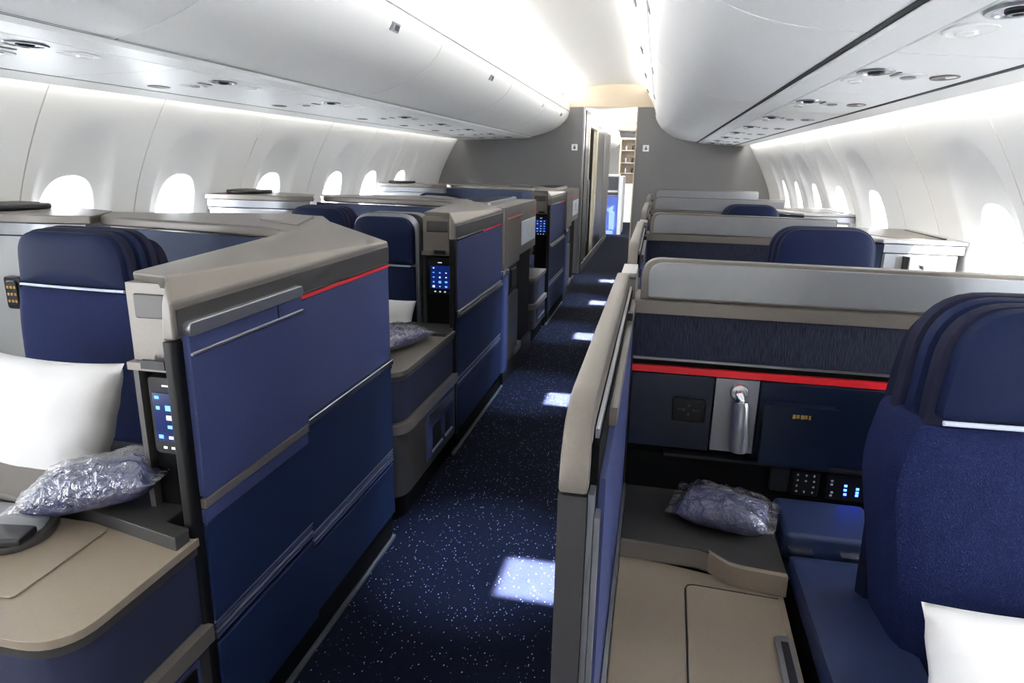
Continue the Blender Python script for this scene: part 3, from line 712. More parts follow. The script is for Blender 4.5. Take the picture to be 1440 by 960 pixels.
        # corner column and the facing module with the paper sign
        cl = prism('corner_column', M['taupe'], r, rounded([(-.96, y(.955)), (-.872, y(.955)), (-.872, y(1.08)), (-.96, y(1.08))], [.004, .022, .022, .004]), .77, 1.145, .003)
        prism('blue_column', M['navy_panel'], r, rounded([(-.96, y(.960)), (-.868, y(.960)), (-.868, y(1.10)), (-.96, y(1.10))], [.004, .03, .03, .004]), .12, .735, .003)
        prism('column_collar', M['chrome'], r, rounded([(-.96, y(.957)), (-.866, y(.957)), (-.866, y(1.105)), (-.96, y(1.105))], [.004, .03, .03, .004]), .735, .768, .004)
        box('facing_cabinet', M['taupe'], r, -1.16, -.885, y(1.085), y(1.50), .765, 1.14, .008)
        box('facing_header', M['taupe'], r, -1.16, -.885, y(1.505), y(2.10), .80, 1.14, .008)
        plate_x('red_stripe', M['red'], r, y(.96), y(1.55), 1.062, 1.071, -.888, -.8805, .001)
        plate_x('red_stripe', M['red'], r, y(1.95), y(2.09), 1.062, 1.071, -.888, -.8805, .001)
        plate_x('lower_side', M['taupe_dark'], r, y(1.11), y(1.49), .13, .57, -1.02, -.888, .006)
        dkp = plate_x('handset_niche', M['black'], r, y(1.17), y(1.46), .58, .762, -1.02, -.895, .006)
        plate_x('niche_display', M['charcoal'], dkp, y(1.27), y(1.44), .61, .73, -.897, -.889, .012)
        sg = plate_x('paper_notice', M['paper'], r, y(1.55), y(2.05), .858, 1.02, -.886, -.879, .003, label='white paper notice')
        bm = bmesh.new(); addtube(bm, [(-.8785, y(1.78), .90), (-.8785, y(1.74), .94), (-.8785, y(1.77), .985)], .003, 6); addtube(bm, [(-.8785, y(1.72), .965), (-.8785, y(1.83), .965)], .002, 6)
        obj('notice_mark', bm, M['grey_panel'], sg)
        box('bay_shade_block', M['black_matt'], r, -1.16, -.925, y(1.50), y(2.10), .10, .80, .004)  # solid black block, its colour stands for shade in the void
        box('bay_floor', M['charcoal'], r, -1.16, -.90, y(1.11), y(2.10), 0, .12, .004)
        box('bay_step', M['silver'], r, -.95, -.885, y(1.40), y(1.62), .12, .17, .006)
        pm = prism('monitor_rim', M['silver'], r, rounded([(-1.0, y(1.10)), (-1.0, y(1.95)), (-1.24, y(1.95)), (-1.30, y(1.10))], .04), 1.10, 1.165, .006)
        prism('monitor_cover', M['leather_dark'], pm, rounded([(-1.02, y(1.13)), (-1.02, y(1.90)), (-1.22, y(1.90)), (-1.27, y(1.13))], .03), 1.160, 1.168, .003)
        box('side_wall', M['taupe_dark'], r, -1.14, -1.02, y(2.105), y(2.79), .66, 1.06, .006)
    return r
suite(1.08, 'grey capped suite nearest the viewer with two navy door panels and a red stripe', 'double', -1.032, seed=3)
suite(2.93, 'second grey capped suite with one wide navy panel, corner column and paper notice', 'single', seed=5)
suite(5.76, 'far grey capped suite closest to the bulkhead with dark blue panels', 'single', seed=9)

# consoles by the windows, in line with the suites' back walls
def window_console(Y, label, drawer=True):
    r = thing('window_console', (-2.5, Y+1.4, 0), label, 'console', 'pale consoles under the windows')
    y = lambda v: Y+v
    pts = [(-2.18, y(1.20)), (-2.32, y(1.155)), (-2.88, y(1.14)), (-2.88, y(1.66)), (-2.28, y(1.42))]
    prism('console_body', M['grey_light'], r, rounded(pts, [.01, .08, .01, .01, .01]), 0, 1.085, .004)
    prism('console_band', M['grey_panel'], r, rounded([(-2.175, y(1.185)), (-2.32, y(1.145)), (-2.885, y(1.13)), (-2.885, y(1.66)), (-2.28, y(1.42))], [.01, .08, .01, .01, .01]), 1.090, 1.138, .003)
    prism('console_top', M['taupe'], r, rounded([(-2.145, y(1.18)), (-2.32, y(1.13)), (-2.89, y(1.115)), (-2.89, y(1.68)), (-2.27, y(1.43))], [.01, .08, .01, .01, .01]), 1.140, 1.172, .010, 3)
    prism('console_lip', M['silver'], r, rounded([(-2.19, y(1.19)), (-2.32, y(1.148)), (-2.88, y(1.132)), (-2.88, y(1.16)), (-2.33, y(1.175))], .006), 1.074, 1.084, .003)
    if drawer:
        dw = plate_y('drawer', M['white'], r, -2.70, -2.42, .80, 1.05, y(1.122), y(1.15), .01)
        bm = bmesh.new(); addtube(bm, [(-2.54, y(1.122), 1.01), (-2.54, y(1.110), 1.01)], .012, 12); obj('drawer_knob', bm, M['chrome'], dw)
    pts = rounded([(-2.58, y(1.20)), (-2.82, y(1.20)), (-2.84, y(1.50)), (-2.56, y(1.46))], .10, 6)
    prism('lid_pad', M['charcoal'], r, pts, 1.172, 1.196, .010, 3)
    return r
window_console(1.04, 'pale window console with a dark pad on top left of the nearest navy seat', False)
window_console(2.80, 'pale window console with white drawer under the third visible oval window')
window_console(5.62, 'pale window console farthest along the double-panel suites, close to the bulkhead')
# hand controller on the nearest console front
r = thing('wall_remote', (-2.475, 2.13, .80), 'small black remote holder with glinting buttons beside the nearest navy seat', 'remote')
plate_y('holder', M['black'], r, -2.515, -2.435, .80, .93, 2.135, 2.158, .014)
plate_y('remote', M['charcoal'], r, -2.499, -2.451, .816, .914, 2.128, 2.136, .012)
bm = bmesh.new()
rnd = random.Random(4)
for i in range(9): u = -2.491+.016*(i % 3); v = .833+.028*(i//3); addbox(bm, u-.004, u+.004, 2.125, 2.129, v-.005, v+.005)
obj('buttons', bm, M['gold'], r, smooth=0)

# ------------------------------------------------------------------ low consoles in the gaps between suites
def gap_console(y0, y1, x0, label, drop=0):
    x1 = XA
    r = thing('side_console', ((x0+x1)/2, (y0+y1)/2, 0), label, 'console', 'low grey consoles on the aisle between suites')
    def outline(d=0, rr=.09): return rounded([(x0, y0-d), (x1+d, y0-d), (x1+d, y1), (x0, y1)], [.01, rr, .002, .002], 8)
    prism('toe_kick', M['black_matt'], r, rounded([(x0+.02, y0+.04), (x1-.03, y0+.04), (x1-.03, y1), (x0+.02, y1)], [.01, .07, .002, .002], 8), 0, .112, .003)
    prism('lower_cabinet', M['taupe_dark'], r, outline(-.004), .114, .382-drop, .004)
    prism('ledge', M['taupe'], r, outline(.012, .10), .384-drop, .424-drop, .008, 3)
    prism('drawer_front', M['console_face'], r, outline(-.010), .426-drop, .592-drop, .003)
    prism('edge_band', M['taupe_dark'], r, outline(-.004), .594-drop, .612-drop, .003)
    prism('top', M['counter' if x0 < -1.4 else 'taupe'], r, outline(0), .614-drop, .632-drop, .006, 3)
    # cubbies in the lower cabinet: flat black plates, shade put into the colour
    yc0, yc1 = y1-.42, y1-.04
    fr = plate_x('cubby_frame', M['navy_panel'], r, yc0, yc1, .15, .365-drop, x1-.006, x1+.001, .008)
    plate_x('glass_flap', M['mirror_black'], fr, yc0+.02, yc1-.012, .305-drop, .357-drop, x1-.002, x1+.003, .006)
    for a, b in ((yc0+.07, yc0+.185), (yc0+.25, yc1-.05)):
        plate_x('cubby_shade', M['black'], fr, a, b, .185, .285-drop, x1-.002, x1+.0025, .006)
        plate_x('cubby_sill', M['silver'], fr, a-.015, b+.015, .168, .180, x1-.002, x1+.008, .003)
    return r
g2 = gap_console(2.22, 2.925, -1.215, 'low grey console with cubbies in the gap before the second suite')
box('raised_shelf', M['counter_dark'], g2, -1.21, -.895, 2.80, 2.985, .632, .646, .004)
gap_console(5.045, 5.62, -1.10, 'far low console with cubbies in the gap before the third suite', .10)
g1 = gap_console(.735, 1.075, -1.60, 'low taupe console with tray lid and handle nearest the viewer')
# stepped rear shelf, lid and tray on the nearest console
st = [(-1.60, 1.13), (-1.24, 1.115), (-1.19, 1.085), (-.895, 1.02), (-.895, 1.062), (-.955, 1.072), (-.955, 1.19), (-1.10, 1.20), (-1.10, 1.40), (-1.60, 1.40)]
prism('rear_shelf', M['counter_dark'], g1, st, .600, .662, .004)
prism('shelf_support', M['black_matt'], g1, [(-1.48, 1.08), (-1.07, 1.08), (-1.07, 1.40), (-1.48, 1.40)], 0, .598, .004)
prism('tray_lid', M['counter'], g1, rounded([(-1.52, .82), (-1.072, .82), (-1.085, 1.055), (-1.52, 1.09)], [.02, .012, .012, .012]), .632, .636, .001, 1)
prism('corner_lip', M['taupe'], g1, rounded([(-1.54, 1.095), (-1.315, 1.065), (-1.30, 1.10), (-1.36, 1.18), (-1.40, 1.21), (-1.54, 1.21)], .02), .655, .672, .005)
hd = prism('tray_handle', M['taupe_dark'], g1, rounded([(-1.55, .85), (-1.19, .92), (-1.165, .99), (-1.215, 1.075), (-1.32, 1.09), (-1.55, 1.05)], .045, 8), .636, .654, .006)
prism('handle_dish', M['grey_panel'], hd, rounded([(-1.54, .90), (-1.205, .95), (-1.185, .99), (-1.225, 1.06), (-1.32, 1.075), (-1.54, 1.03)], .04, 8), .653, .656, .001, 1)
prism('handle_bar', M['charcoal'], hd, [(-1.56, .93), (-1.185, .985), (-1.17, .93), (-1.56, .82)], .655, .672, .006)

# ------------------------------------------------------------------ soft things
def pillow(name, label, loc, size, rot, seed=1, wr=.012):
    L, H, T = size
    bm = bmesh.new(); n, m_ = 36, 26
    def P(u, v, sgn):
        a = (1-abs(u)**3.2); b = (1-abs(v)**3.2); th = T*.5*max(0, a)**.55*max(0, b)**.55
        pin = 1 - .07*(1-abs(v)**2)*abs(u)**3; pin2 = 1 - .09*(1-abs(u)**2)*abs(v)**3
        x = u*L/2*pin; z = v*H/2*pin2
        q = noise.noise(Vector((u*2.2+seed, v*2.6, sgn*3))) + .6*noise.noise(Vector((u*4+seed, v*6+u*3, 5*sgn)))
        return Vector((x, sgn*(th + wr*q*max(0, a*b)**.4), z))
    grid = {}
    for s in (-1, 1):
        for i in range(n+1):
            for j in range(m_+1):
                edge = i in (0, n) or j in (0, m_)
                k = (i, j, 0 if edge else s)
                if k not in grid: grid[k] = bm.verts.new(P(2*i/n-1, 2*j/m_-1, s))
    for s in (-1, 1):
        g = lambda i, j: grid[(i, j, 0 if (i in (0, n) or j in (0, m_)) else s)]
        for i in range(n):
            for j in range(m_):
                q = (g(i, j), g(i+1, j), g(i+1, j+1), g(i, j+1)); bm.faces.new(q if s < 0 else q[::-1])
    o = obj(name, bm, M['linen'], None, smooth=80)
    o.location = loc; o.rotation_euler = rot
    tag(o, label, 'pillow', 'white pillows on the seats'); return o
pillow('pillow', 'large white pillow leaning on the seat nearest the viewer by the windows', (-1.60, 1.34, .70), (.66, .40, .20), (D(-24), D(-3), D(-12)), 2)
pillow('pillow', 'white pillow partly hidden behind the first suite, on the silver rimmed seat', (-1.30, 2.985, .62), (.36, .28, .12), (D(-14), D(4), 0), 5, .006)
pillow('pillow', 'white pillow on the big navy seat beside the armrest at the frame edge', (.70, .985, .575), (.52, .36, .16), (D(-26), D(5), D(14)), 9)

def bag(label, loc, size, rotz, seed, tilt=(0, 0)):
    """folded blanket sealed in a clear plastic bag with flat crimped ends"""
    L, Wd, H = size
    r = thing('blanket_bag', loc, label, 'blanket', 'plastic wrapped blankets on the consoles', rotz=rotz, local=True)
    r.rotation_euler = (tilt[0], tilt[1], rotz)
    def body(name, m, l, w_, h, amp, fr, flap, n=44, k=30):
        bm = bmesh.new(); g = {}
        for s in (-1, 1):
            for i in range(n+1):
                for j in range(k+1):
                    e = i in (0, n) or j in (0, k); key = (i, j, 0 if e else s)
                    if key in g: continue
                    u, v = 2*i/n-1, 2*j/k-1
                    uu = min(1, abs(u)/(1-flap)) if flap else abs(u)
                    th = max(0, 1-uu**4)**.5*max(0, 1-abs(v)**3.5)**.5
                    q = noise.noise(Vector((u*fr+seed, v*fr*.8, s*2.0))) + .7*noise.noise(Vector((u*fr*2.3, v*fr*2.3+seed, s*4.0))) + .5*abs(noise.noise(Vector((u*fr*1.4+v*fr*2+seed, v*fr*3, 9))))
                    cr = noise.noise(Vector((v*5+seed, u*1.5, 4)))*.012*abs(u)
                    x = u*l/2*(1+.03*noise.noise(Vector((v*3, seed, u)))) ; y_ = v*w_/2*(1 + .05*noise.noise(Vector((u*3, seed, 1))) + (.06*abs(u)**4 if flap else 0))
                    z = h/2 + s*(h/2)*th + amp*q*(.25+.75*th) + cr
                    g[key] = bm.verts.new((x, y_, max(.002, z if s > 0 else max(.002, h/2*(1-th)+amp*q*.2))))
        for s in (-1, 1):
            for i in range(n):
                for j in range(k):
                    q = []
                    for a, b in ((i, j), (i+1, j), (i+1, j+1), (i, j+1)): q.append(g[(a, b, 0 if (a in (0, n) or b in (0, k)) else s)])
                    bm.faces.new(q)
        return obj(name, bm, m, r, smooth=70)
    body('folded_blanket', M['bundle'], L*.80, Wd*.88, H*.86, .008, 2.2, 0, 24, 18)
    body('plastic_wrap', M['wrap'], L, Wd, H, .010, 3.2, .16)
    return r
bag('clear wrapped grey blanket on the dark shelf under the first suite handset', (-1.13, 1.105, .672), (.33, .17, .095), D(16), 3, (0, D(-12)))
bag('clear wrapped blanket on the low console before the second suite', (-1.055, 2.60, .634), (.33, .20, .08), D(70), 8)
bag('clear wrapped blue blanket on the counter under the lamp wall', (.215, 1.555, .553), (.25, .165, .075), D(-14), 14)

# ------------------------------------------------------------------ partitions across the aisle
def partition(Y, label, full, x1, seed):
    r = thing('lamp_partition' if full else 'screen_partition', (.4, Y, 0), label, 'partition', None if full else 'screen-topped partitions')
    X0 = -.032
    box('wall_core', M['black_matt'], r, X0, x1, Y+.012, Y+.14, .02, 1.03, .003)
    box('ledge', M['taupe'], r, X0-.004, x1, Y-.012, Y+.15, 1.034, 1.066, .006, 3)
    # privacy screen with a rounded pale frame
    def scr(name, m, x0, xe, z0, z1, ya, yb, rr, par, **k):
        o = rounded([(x0, z0), (xe, z0), (xe, z1-.006), (x0, z1)], [.004, .004, .01, rr], 10)
        bm = bmesh.new(); a = [bm.verts.new((x, ya, z)) for x, z in o]; b = [bm.verts.new((x, yb, z)) for x, z in o]
        bm.faces.new(a); bm.faces.new(b[::-1])
        for i in range(len(o)): j = (i+1) % len(o); bm.faces.new((a[i], b[i], b[j], a[j]))
        bmesh.ops.recalc_face_normals(bm, faces=bm.faces[:]); bevel(bm, .002, 1)
        return obj(name, bm, m, par, **k)
    s = scr('privacy_screen', M['taupe'], X0+.008, x1, 1.067, 1.172, Y+.012, Y+.05, .055, r, label='grey privacy screen with a pale rounded frame')
    scr('screen_face', M['grey_panel'], X0+.026, x1-.004, 1.072, 1.164, Y+.0085, Y+.014, .042, s)
    box('textile_band', M['navy_tex'], r, X0, x1, Y-.004, Y+.012, .918, 1.032, .002)
    box('silver_line', M['silver'], r, X0, x1, Y-.006, Y+.01, .910, .916, .001)
    box('red_stripe', M['red'], r, X0, x1, Y-.004, Y+.01, .876, .893, .001)
    box('end_trim', M['charcoal'], r, X0-.012, X0-.001, Y-.01, Y+.13, .02, 1.030, .002)
    if not full:
        box('lower_wall', M['navy_satin'], r, X0, x1, Y-.002, Y+.012, .30, .874, .002)
        return r
    plate_y('socket_panel', M['navy_satin'], r, X0, .181, .668, .872, Y-.004, Y+.012, .003)
    box('lamp_plate', M['silver'], r, .185, .292, Y-.003, Y+.012, .672, .872, .002)
    plate_y('right_panel', M['navy_satin'], r, .296, x1, .655, .872, Y-.004, Y+.012, .003)
    box('thin_shelf', M['charcoal'], r, X0+.10, x1, Y-.018, Y+.010, .648, .656, .002)
    box('recess_wall', M['black_matt'], r, X0, x1, Y+.002, Y+.012, .50, .648, .002)
    # power socket
    so_ = plate_y('power_socket', M['black'], r, .080, .164, .748, .812, Y-.013, Y-.003, .008)
    bm = bmesh.new()
    for dx, dz in ((0, .012), (0, -.012), (.013, 0), (-.013, 0), (0, -.022)): addtube(bm, [(.122+dx, Y-.0145, .782+dz), (.122+dx, Y-.012, .782+dz)], .0042 if dz > -.02 else .002, 8)
    for dx in (-.024, .024): addbox(bm, .122+dx-.005, .122+dx+.005, Y-.0143, Y-.012, .781, .784)
    obj('socket_highlights', bm, M['taupe_dark'], so_)  # raised marks, their grey painted in place of highlights at the holes
    # reading lamp: rosette, arm, shade
    bm = bmesh.new(); addtube(bm, [(.244, Y-.002, .840), (.244, Y-.010, .840), (.244, Y-.016, .840), (.244, Y-.017, .840)], [.024, .024, .020, .012], 24); la = obj('reading_lamp', bm, M['chrome'], r, label='brushed metal reading lamp hanging down')
    tube('lamp_arm', M['chrome'], la, [(.244, Y-.012, .842), (.244, Y-.026, .838), (.245, Y-.034, .825), (.246, Y-.037, .80)], .011, 12)
    bm = bmesh.new(); addtube(bm, [(.246, Y-.037, .823), (.247, Y-.038, .815), (.249, Y-.041, .760), (.251, Y-.044, .700), (.251, Y-.044, .694)], [.0185, .021, .0225, .0235, .022], 28); obj('lamp_shade', bm, M['silver'], la)
    # stowage box with gold plate
    cb = box('stowage_box', M['navy_satin'], r, .305, .476, Y-.040, Y-.003, .664, .822, .006, 3, label='dark navy stowage box with a small gold plate')
    box('box_lid', M['navy_satin'], cb, .303, .478, Y-.046, Y-.041, .808, .826, .002)
    bm = bmesh.new()
    for k, wd in enumerate((.007, .006, .008, .006, .004)): addbox(bm, .372+k*.0095, .372+k*.0095+wd, Y-.0475, Y-.045, .796+(.001 if k % 2 else 0), .806)
    obj('gold_mark', bm, M['gold'], cb, smooth=0)
    # controls in the dark recess
    kp = plate_y('keypad', M['black'], r, .400, .466, .572, .640, Y-.010, Y+.004, .006)
    bm = bmesh.new(); rnd = random.Random(seed)
    for i in range(3):
        for j in range(4):
            if (i, j) in ((1, 1),): continue
            u = .413+.020*i; v = .583+.0155*j; s = .0028
            if rnd.random() < .5: addbox(bm, u-s, u+s, Y-.0112, Y-.0095, v-.001, v+.001); addbox(bm, u-.001, u+.001, Y-.0112, Y-.0095, v-s, v+s)
            else: addbox(bm, u-s, u+s*.3, Y-.0112, Y-.0095, v-s, v+s)
    obj('key_symbols', bm, M['print'], kp, smooth=0)
    cp = plate_y('seat_controls', M['black'], r, .482, .64, .570, .640, Y-.010, Y+.004, .006)
    bm = bmesh.new()
    for u, v in ((.496, .622), (.496, .612), (.499, .590), (.497, .581), (.604, .626)): addbox(bm, u-.003, u+.003, Y-.0112, Y-.0095, v-.0025, v+.0025)
    obj('control_symbols', bm, M['print'], cp, smooth=0)
    bm = bmesh.new()
    for u, v in ((.559, .606), (.559, .596), (.559, .588), (.530, .612), (.530, .600), (.531, .588), (.582, .592)): addbox(bm, u-.0035, u+.0035, Y-.0112, Y-.0095, v-.003, v+.003)
    obj('blue_lights', bm, M['blue_led'], cp, smooth=0, label='glowing blue indicators')
    bm = bmesh.new()
    for u, v in ((.617, .598), (.612, .584)): addtube(bm, [(u, Y-.012, v), (u, Y-.009, v)], .003, 8)
    obj('amber_light', bm, M['amber'], cp)
    # shallow caddy left of the keypad
    plate_y('recess_pocket', M['charcoal'], r, .345, .392, .575, .640, Y-.006, Y+.004, .006)
    return r
partition(1.72, 'nearest partition across the aisle with red stripe, reading lamp, socket and stowage box', True, 1.36, 3)
partition(3.49, 'second partition across the aisle, grey screen behind the navy headrest', False, .86, 4)
partition(5.42, 'third partition across the aisle with a grey rounded screen', False, .95, 5)
partition(7.2, 'last partition across the aisle close to the bulkhead', False, 1.0, 6)

# sliding dividers along the aisle
def divider(Y, label, L=1.10):
    r = thing('aisle_divider', (-.07, Y+L/2, 0), label, 'divider', 'taupe capped dividers along the aisle')
    y = lambda v: Y+v
    # cap with a rounded near end: swept in the y-z plane
    path = [(y(-.0), 1.03), (y(-.0), 1.05), (y(.008), 1.075), (y(.03), 1.105), (y(.07), 1.122), (y(.12), 1.126), (y(L), 1.126)]
    bm = bmesh.new(); xa, xb = -.088, -.054
    outer = path; inn = [(y(.03), 1.03), (y(.03), 1.04), (y(.035), 1.055), (y(.05), 1.075), (y(.08), 1.088), (y(.12), 1.09), (y(L), 1.09)]
    rows = []
    for (a, b), (c, d) in zip(outer, inn): rows.append([bm.verts.new((xa, a, b)), bm.verts.new((xb, a, b)), bm.verts.new((xb, c, d)), bm.verts.new((xa, c, d))])
    for p, q in zip(rows, rows[1:]):
        for i in range(4): j = (i+1) % 4; bm.faces.new((p[i], p[j], q[j], q[i]))
    bm.faces.new(rows[0]); bm.faces.new(rows[-1][::-1])
    bmesh.ops.recalc_face_normals(bm, faces=bm.faces[:])
    bmesh.ops.bevel(bm, geom=[e for e in bm.edges if e.calc_face_angle(0) > 1.0], offset=.004, segments=2, affect='EDGES', profile=.5)
    obj('top_cap', bm, M['taupe'], r, smooth=40)
    box('end_post', M['divider_post'], r, -.088, -.054, y(.0), y(.03), .02, 1.028, .003)
    box('aisle_panel', M['navy_panel'], r, -.086, -.070, y(.031), y(L), .06, 1.086, .002)
    box('post_edge', M['silver'], r, -.053, -.046, y(.004), y(.030), .02, 1.03, .002)
    box('post_edge', M['silver'], r, -.045, -.039, y(.006), y(.03), .02, 1.00, .002)
    box('track', M['black_matt'], r, -.070, -.045, y(.032), y(L), .06, 1.080, .002)
    box('sliding_panel', M['navy_panel'], r, -.044, -.036, y(.05), y(L-.02), .06, 1.03, .002, label='navy sliding door panel on the seat side')
    box('slide_rail', M['taupe'], r, -.046, -.034, y(.22), y(L-.02), 1.032, 1.060, .004)
    box('slide_rail', M['silver'], r, -.052, -.047, y(.05), y(L-.02), 1.082, 1.094, .001)
    box('slide_stop', M['charcoal'], r, -.045, -.034, y(L-.28), y(L-.25), 1.061, 1.078, .003)
    box('base_rail', M['charcoal'], r, -.092, -.034, y(.0), y(L), 0, .058, .003)
    box('end_bracket', M['taupe'], r, -.080, -.040, y(L+.06), y(L+.30), .02, 1.10, .006)
    box('bracket_head', M['silver'], r, -.080, -.040, y(L+.06), y(L+.24), 1.104, 1.116, .003)
    return r
divider(.70, 'nearest taupe capped divider between the aisle and the lamp counter', 1.07)
divider(2.46, 'second taupe capped divider along the aisle', 1.05)
divider(4.30, 'third taupe capped divider along the aisle', 1.05)
divider(6.10, 'last taupe capped divider before the bulkhead', 1.0)

# counter under the lamp wall, armrests
r = thing('lamp_counter', (.1, 1.3, 0), 'taupe counter with a stepped shelf and inset lid under the lamp wall', 'counter')
ln = [(-.026, 1.425), (.150, 1.418), (.175, 1.408), (.195, 1.386), (.215, 1.368), (.24, 1.360), (.335, 1.350)]
prism('rear_shelf', M['counter_dark'], r, ln + [(.335, 1.705), (-.026, 1.705)], .498, .551, .003)
prism('step_face', M['taupe'], r, [(x, y_-.002) for x, y_ in ln[:3]] + [(x, y_+.010) for x, y_ in ln[:3][::-1]], .503, .5475, .001)
prism('step_edge', M['counter'], r, [(x, y_-.003) for x, y_ in ln[2:]] + [(x, y_+.012) for x, y_ in ln[2:][::-1]], .503, .552, .001)
prism('counter_top', M['counter'], r, [(-.026, .62), (.312, .62), (.332, 1.37), (-.026, 1.44)], .474, .502, .004)
prism('inset_lid', M['counter'], r, rounded([(.112, .64), (.305, .64), (.318, 1.335), (.125, 1.345)], [.004, .004, .004, .02]), .500, .5045, .001, 1)
tube('lid_seam', M['charcoal'], r, [(.1105, .64, .5025), (.1225, 1.330, .5025), (.128, 1.343, .5025), (.140, 1.3475, .5025), (.318, 1.338, .5025)], .0016, 6)
hd = prism('lid_handle', M['silver'], r, rounded([(.268, .64), (.313, .64), (.318, 1.205), (.288, 1.205)], .008), .503, .513, .003)
prism('handle_grip', M['charcoal'], hd, [(.282, .64), (.302, .64), (.311, 1.185), (.297, 1.185)], .511, .5145, .001)
box('cabinet', M['black_matt'], r, -.024, .325, .62, 1.70, 0, .472, .004)
box('side_rail', M['silver'], r, -.034, -.027, .62, 1.70, .46, .556, .001)

r = thing('armrest', (.42, 1.25, 0), 'navy padded armrest between the lamp counter and the big navy seat', 'armrest')
slab('pad', M['arm_leather'], r, rounded([(.350, .55), (.508, .55), (.535, 1.455), (.352, 1.455)], .02), .556, .50, axis='z', puff=.004, edge=.014)
box('arm_body', M['black_matt'], r, .352, .505, .58, 1.44, .0, .50, .004)
prism('rear_pad', M['arm_leather'], r, rounded([(.352, 1.50), (.548, 1.50), (.575, 1.69), (.352, 1.69)], .02), .50, .572, .014, 3)
prism('rear_support', M['black_matt'], r, [(.352, 1.46), (.55, 1.46), (.57, 1.69), (.352, 1.69)], .0, .50, .004)
for x in (.36, .47): box('hinge', M['chrome'], r, x, x+.05, 1.464, 1.492, .541, .548, .002)

# window-side cabinets across the aisle
def cabinet(Y, label, s=1.0):
    r = thing('window_cabinet', (1.2, Y, 0), label, 'cabinet', 'pale window cabinets across the aisle')
    x0, x1 = 1.015, 1.36
    pts = [(x0, Y), (x1, Y), (x1, Y+.62), (x0-.35, Y+.62), (x0-.28, Y+.24)]
    prism('cabinet_body', M['grey_light'], r, [(x0, Y), (x1-.04, Y), (x1-.04, Y+.6), (x0+.02, Y+.6)], 0, 1.04, .006)
    prism('cabinet_band', M['grey_panel'], r, [(x0-.004, Y-.006), (x1-.02, Y-.006), (x1-.02, Y+.6), (x0+.02, Y+.6)], 1.043, 1.082, .003)
    prism('cabinet_top', M['grey_light'], r, rounded([(x0-.012, Y-.016), (x1-.005, Y-.016), (x1-.04, Y+.62), (x0-.32, Y+.62), (x0-.24, Y+.26)], [.006, .02, .01, .01, .05]), 1.085, 1.104, .006, 3)
    prism('top_inlay', M['taupe'], r, [(x0+.03, Y+.05), (x1-.10, Y+.05), (x1-.11, Y+.55), (x0-.18, Y+.55)], 1.103, 1.107, .001, 1)
    prism('top_slot', M['gap'], r, [(x1-.095, Y+.06), (x1-.075, Y+.06), (x1-.10, Y+.5), (x1-.115, Y+.5)], 1.103, 1.1085, .001, 1)
    a, b, c = (x0-.004, Y+.002), (x0-.23, Y+.27), (x0-.31, Y+.30)
    prism('side_panel', M['navy_inner'], r, [a, b, (b[0]+.02, b[1]+.06), (a[0]+.02, a[1]+.04)], .30, 1.08, .004)
    fp = plate_y('pilaster', M['grey_panel'], r, x0+.004, x0+.055, .30, 1.04, Y-.008, Y+.01, .002)
    dw = box('drawer', M['white'], r, x0+.10, x0+.275, Y-.045, Y-.001, .86, 1.032, .004)
    bm = bmesh.new(); addtube(bm, [(x0+.155, Y-.045, .995), (x0+.155, Y-.052, .995), (x0+.155, Y-.056, .995)], [.016, .016, .010], 16); obj('drawer_lock', bm, M['chrome'], dw)
    box('door_gap', M['charcoal'], r, x0+.082, x0+.0985, Y-.03, Y, .86, 1.03, .001)
    return r
cabinet(3.28, 'pale cabinet with a white drawer by the second window across the aisle')
cabinet(5.02, 'smaller far pale cabinet by the windows across the aisle')

# ------------------------------------------------------------------ beyond the bulkhead
wlob = thing('wall_lobby', (-.95, 12, 0), 'lobby wall of gloss black and metal panels beyond the doorway', 'wall', kind='structure')
xw = -.945
for a, b, m, z1, nm in ((8.92, 9.35, 'mirror_black', 2.07, 'gloss_panel'), (9.37, 9.50, 'champagne', 2.07, 'metal_post'), (10.50, 10.75, 'champagne', 1.98, 'metal_post'), (10.77, 11.95, 'mirror_black', 1.98, 'gloss_panel'), (11.97, 13.3, 'bulkhead', 1.95, 'grey_panel'), (13.32, 13.45, 'champagne', 1.95, 'metal_post')):
    box(nm, M[m], wlob, xw-.05, xw, a, b, 0, z1, .003)
box('door_recess', M['gap'], wlob, xw-.35, xw-.30, 9.4, 10.6, 0, 2.0, 0)
box('door_head', M['cream'], wlob, xw-.05, xw, 9.5, 10.5, 1.90, 2.07, .003)
box('door_handle', M['chrome'], wlob, xw-.002, xw+.02, 9.42, 9.45, .35, 1.2, .004)
box('lobby_skirting', M['silver'], wlob, xw-.01, xw+.006, 8.92, 13.45, 0, .10, .002)
box('door_recess', M['gap'], wlob, xw-.35, xw-.05, 10.5, 10.55, 0, 2.0, 0)
lc = thing('ceiling_lobby', (-.6, 11, 2.1), 'bright white lobby ceiling seen through the doorway', 'ceiling', kind='structure')
box('ceiling_slab', M['ceiling'], lc, -1.4, -.2, 8.86, 11.9, 2.10, 2.14, 0)
box('ceiling_slab', M['cream'], lc, -2.8, 1.2, 11.9, 12.0, 2.00, 2.4, .003)
box('ceiling_slab', M['ceiling'], lc, -2.8, 1.2, 12.0, 19.5, 2.25, 2.30, 0)
wrl = box('wall_lobby_inner', M['end_wall'], None, -.285, -.235, 8.9, 13.4, 0, 2.1, .003); tag(wrl, 'white lobby wall just inside the doorway by the pale jamb', 'wall', kind='structure')
we = box('wall_end', M['end_wall'], None, -2.8, 1.2, 19.4, 19.5, 0, 2.3, 0); tag(we, 'white end wall of the next cabin seen through the doorway', 'wall', kind='structure')
wz = box('wall_end_side', M['end_wall'], None, -2.85, -2.8, 12, 19.5, 0, 2.3, 0); tag(wz, 'white outer wall of the next cabin past the lobby', 'wall', kind='structure')
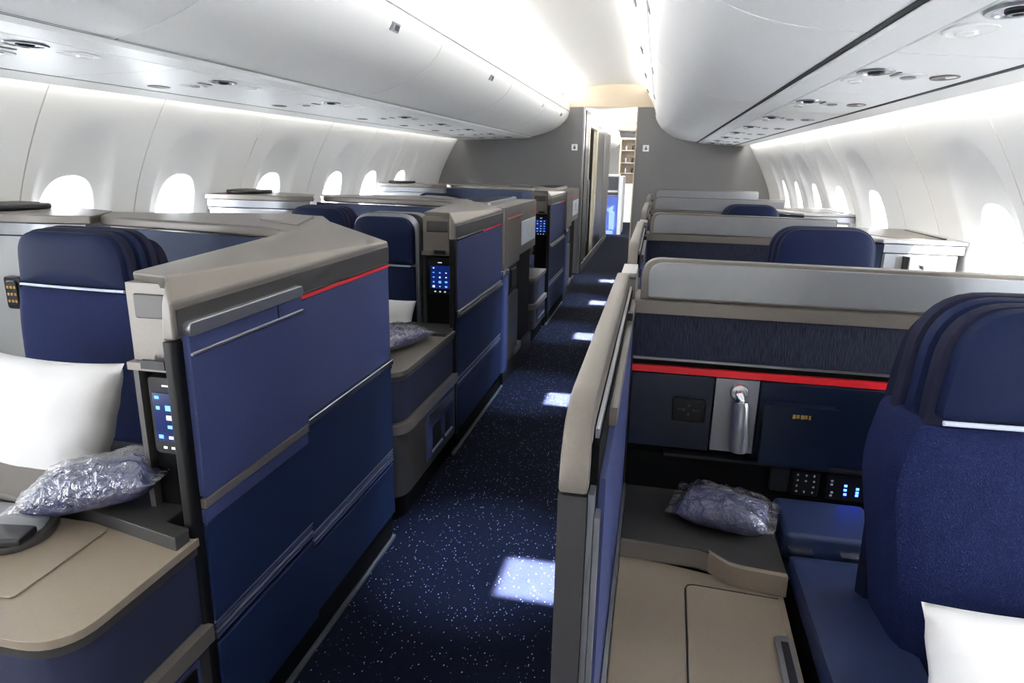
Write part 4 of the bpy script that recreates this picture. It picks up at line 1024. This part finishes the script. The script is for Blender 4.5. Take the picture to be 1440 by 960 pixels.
wz = box('wall_end_far', M['end_wall'], None, 1.2, 1.25, 12, 19.5, 0, 2.3, 0); tag(wz, 'white opposite wall of the next cabin past the lobby', 'wall', kind='structure')
# rounded bin end of the next cabin
r = thing('overhead_bin', (-1.2, 15, 1.9), 'white rounded bin end of the next cabin seen through the doorway', 'overhead bin')
extrude_y('bin_door', M['bin'], r, [(-1.02, 2.2), (-.98, 2.05), (-1.0, 1.9), (-1.1, 1.80), (-1.6, 1.75), (-1.6, 2.2)], 13.6, 17.3, smooth=40)
# shelves with small goods on the end wall
r = thing('galley_rack', (-.65, 17.5, 0), 'open brown galley rack at the end of the next cabin', 'rack')
gx0, gx1, gy = -.95, -.35, 17.4
box('back_panel', M['galley'], r, gx0, gx1, gy+.26, gy+.28, .95, 2.02, .002)
box('rack_side', M['cream'], r, gx0-.04, gx0, gy, gy+.28, 0, 2.06, .004); box('rack_side', M['cream'], r, gx1, gx1+.04, gy, gy+.28, 0, 2.06, .004)
box('rack_top', M['cream'], r, gx0, gx1, gy, gy+.28, 2.02, 2.06, .004)
box('rack_base', M['end_wall'], r, gx0, gx1, gy, gy+.28, 0, .95, .004)
for z in (1.2, 1.45, 1.75): box('shelf', M['cream'], r, gx0, gx1, gy+.02, gy+.25, z, z+.02, .002)
rnd = random.Random(11)
k = 0
for z in (1.22, 1.47, 1.77):
    for i in range(3):
        x = gx0+.12+i*.18
        hh = rnd.uniform(.08, .16)
        bm = bmesh.new(); addtube(bm, [(x, gy+.12, z), (x, gy+.12, z+hh*.7), (x, gy+.12, z+hh*.85), (x, gy+.12, z+hh)], [.04, .04, .03, .022], 12)
        o = obj('canister', bm, M[('silver', 'charcoal', 'white')[k % 3]], None)
        tag(o, '%s canister on the %s shelf of the brown galley rack, %s from the aisle post' % (('metal', 'dark', 'white')[k % 3], ('lowest', 'middle', 'upper')[k//3], ('first', 'second', 'third')[i]), 'canister', 'canisters on the galley rack'); k += 1
# blue seat of the next cabin
r = thing('cabin_seat', (-.86, 15, 0), 'royal blue seat with grey screen shell seen through the doorway', 'seat')
box('seat_back', M['blue_seat'], r, -1.12, -.78, 14.2, 14.32, 0, .78, .02, 3)
box('lower_back', M['blue_seat'], r, -1.12, -.78, 14.16, 14.20, .10, .46, .01, 2)
box('side_shell', M['grey_light'], r, -.775, -.70, 14.16, 15.2, 0, 1.18, .02, 3)
sh = prism('screen_shell', M['grey_light'], r, [(-1.14, 14.22), (-.76, 14.22), (-.76, 14.34), (-1.14, 14.34)], .80, 1.22, .03, 4)
plate_y('screen', M['charcoal'], sh, -1.12, -.80, .90, 1.17, 14.20, 14.222, .03)
box('shelf_tray', M['charcoal'], r, -1.10, -.80, 14.12, 14.22, .80, .86, .01)
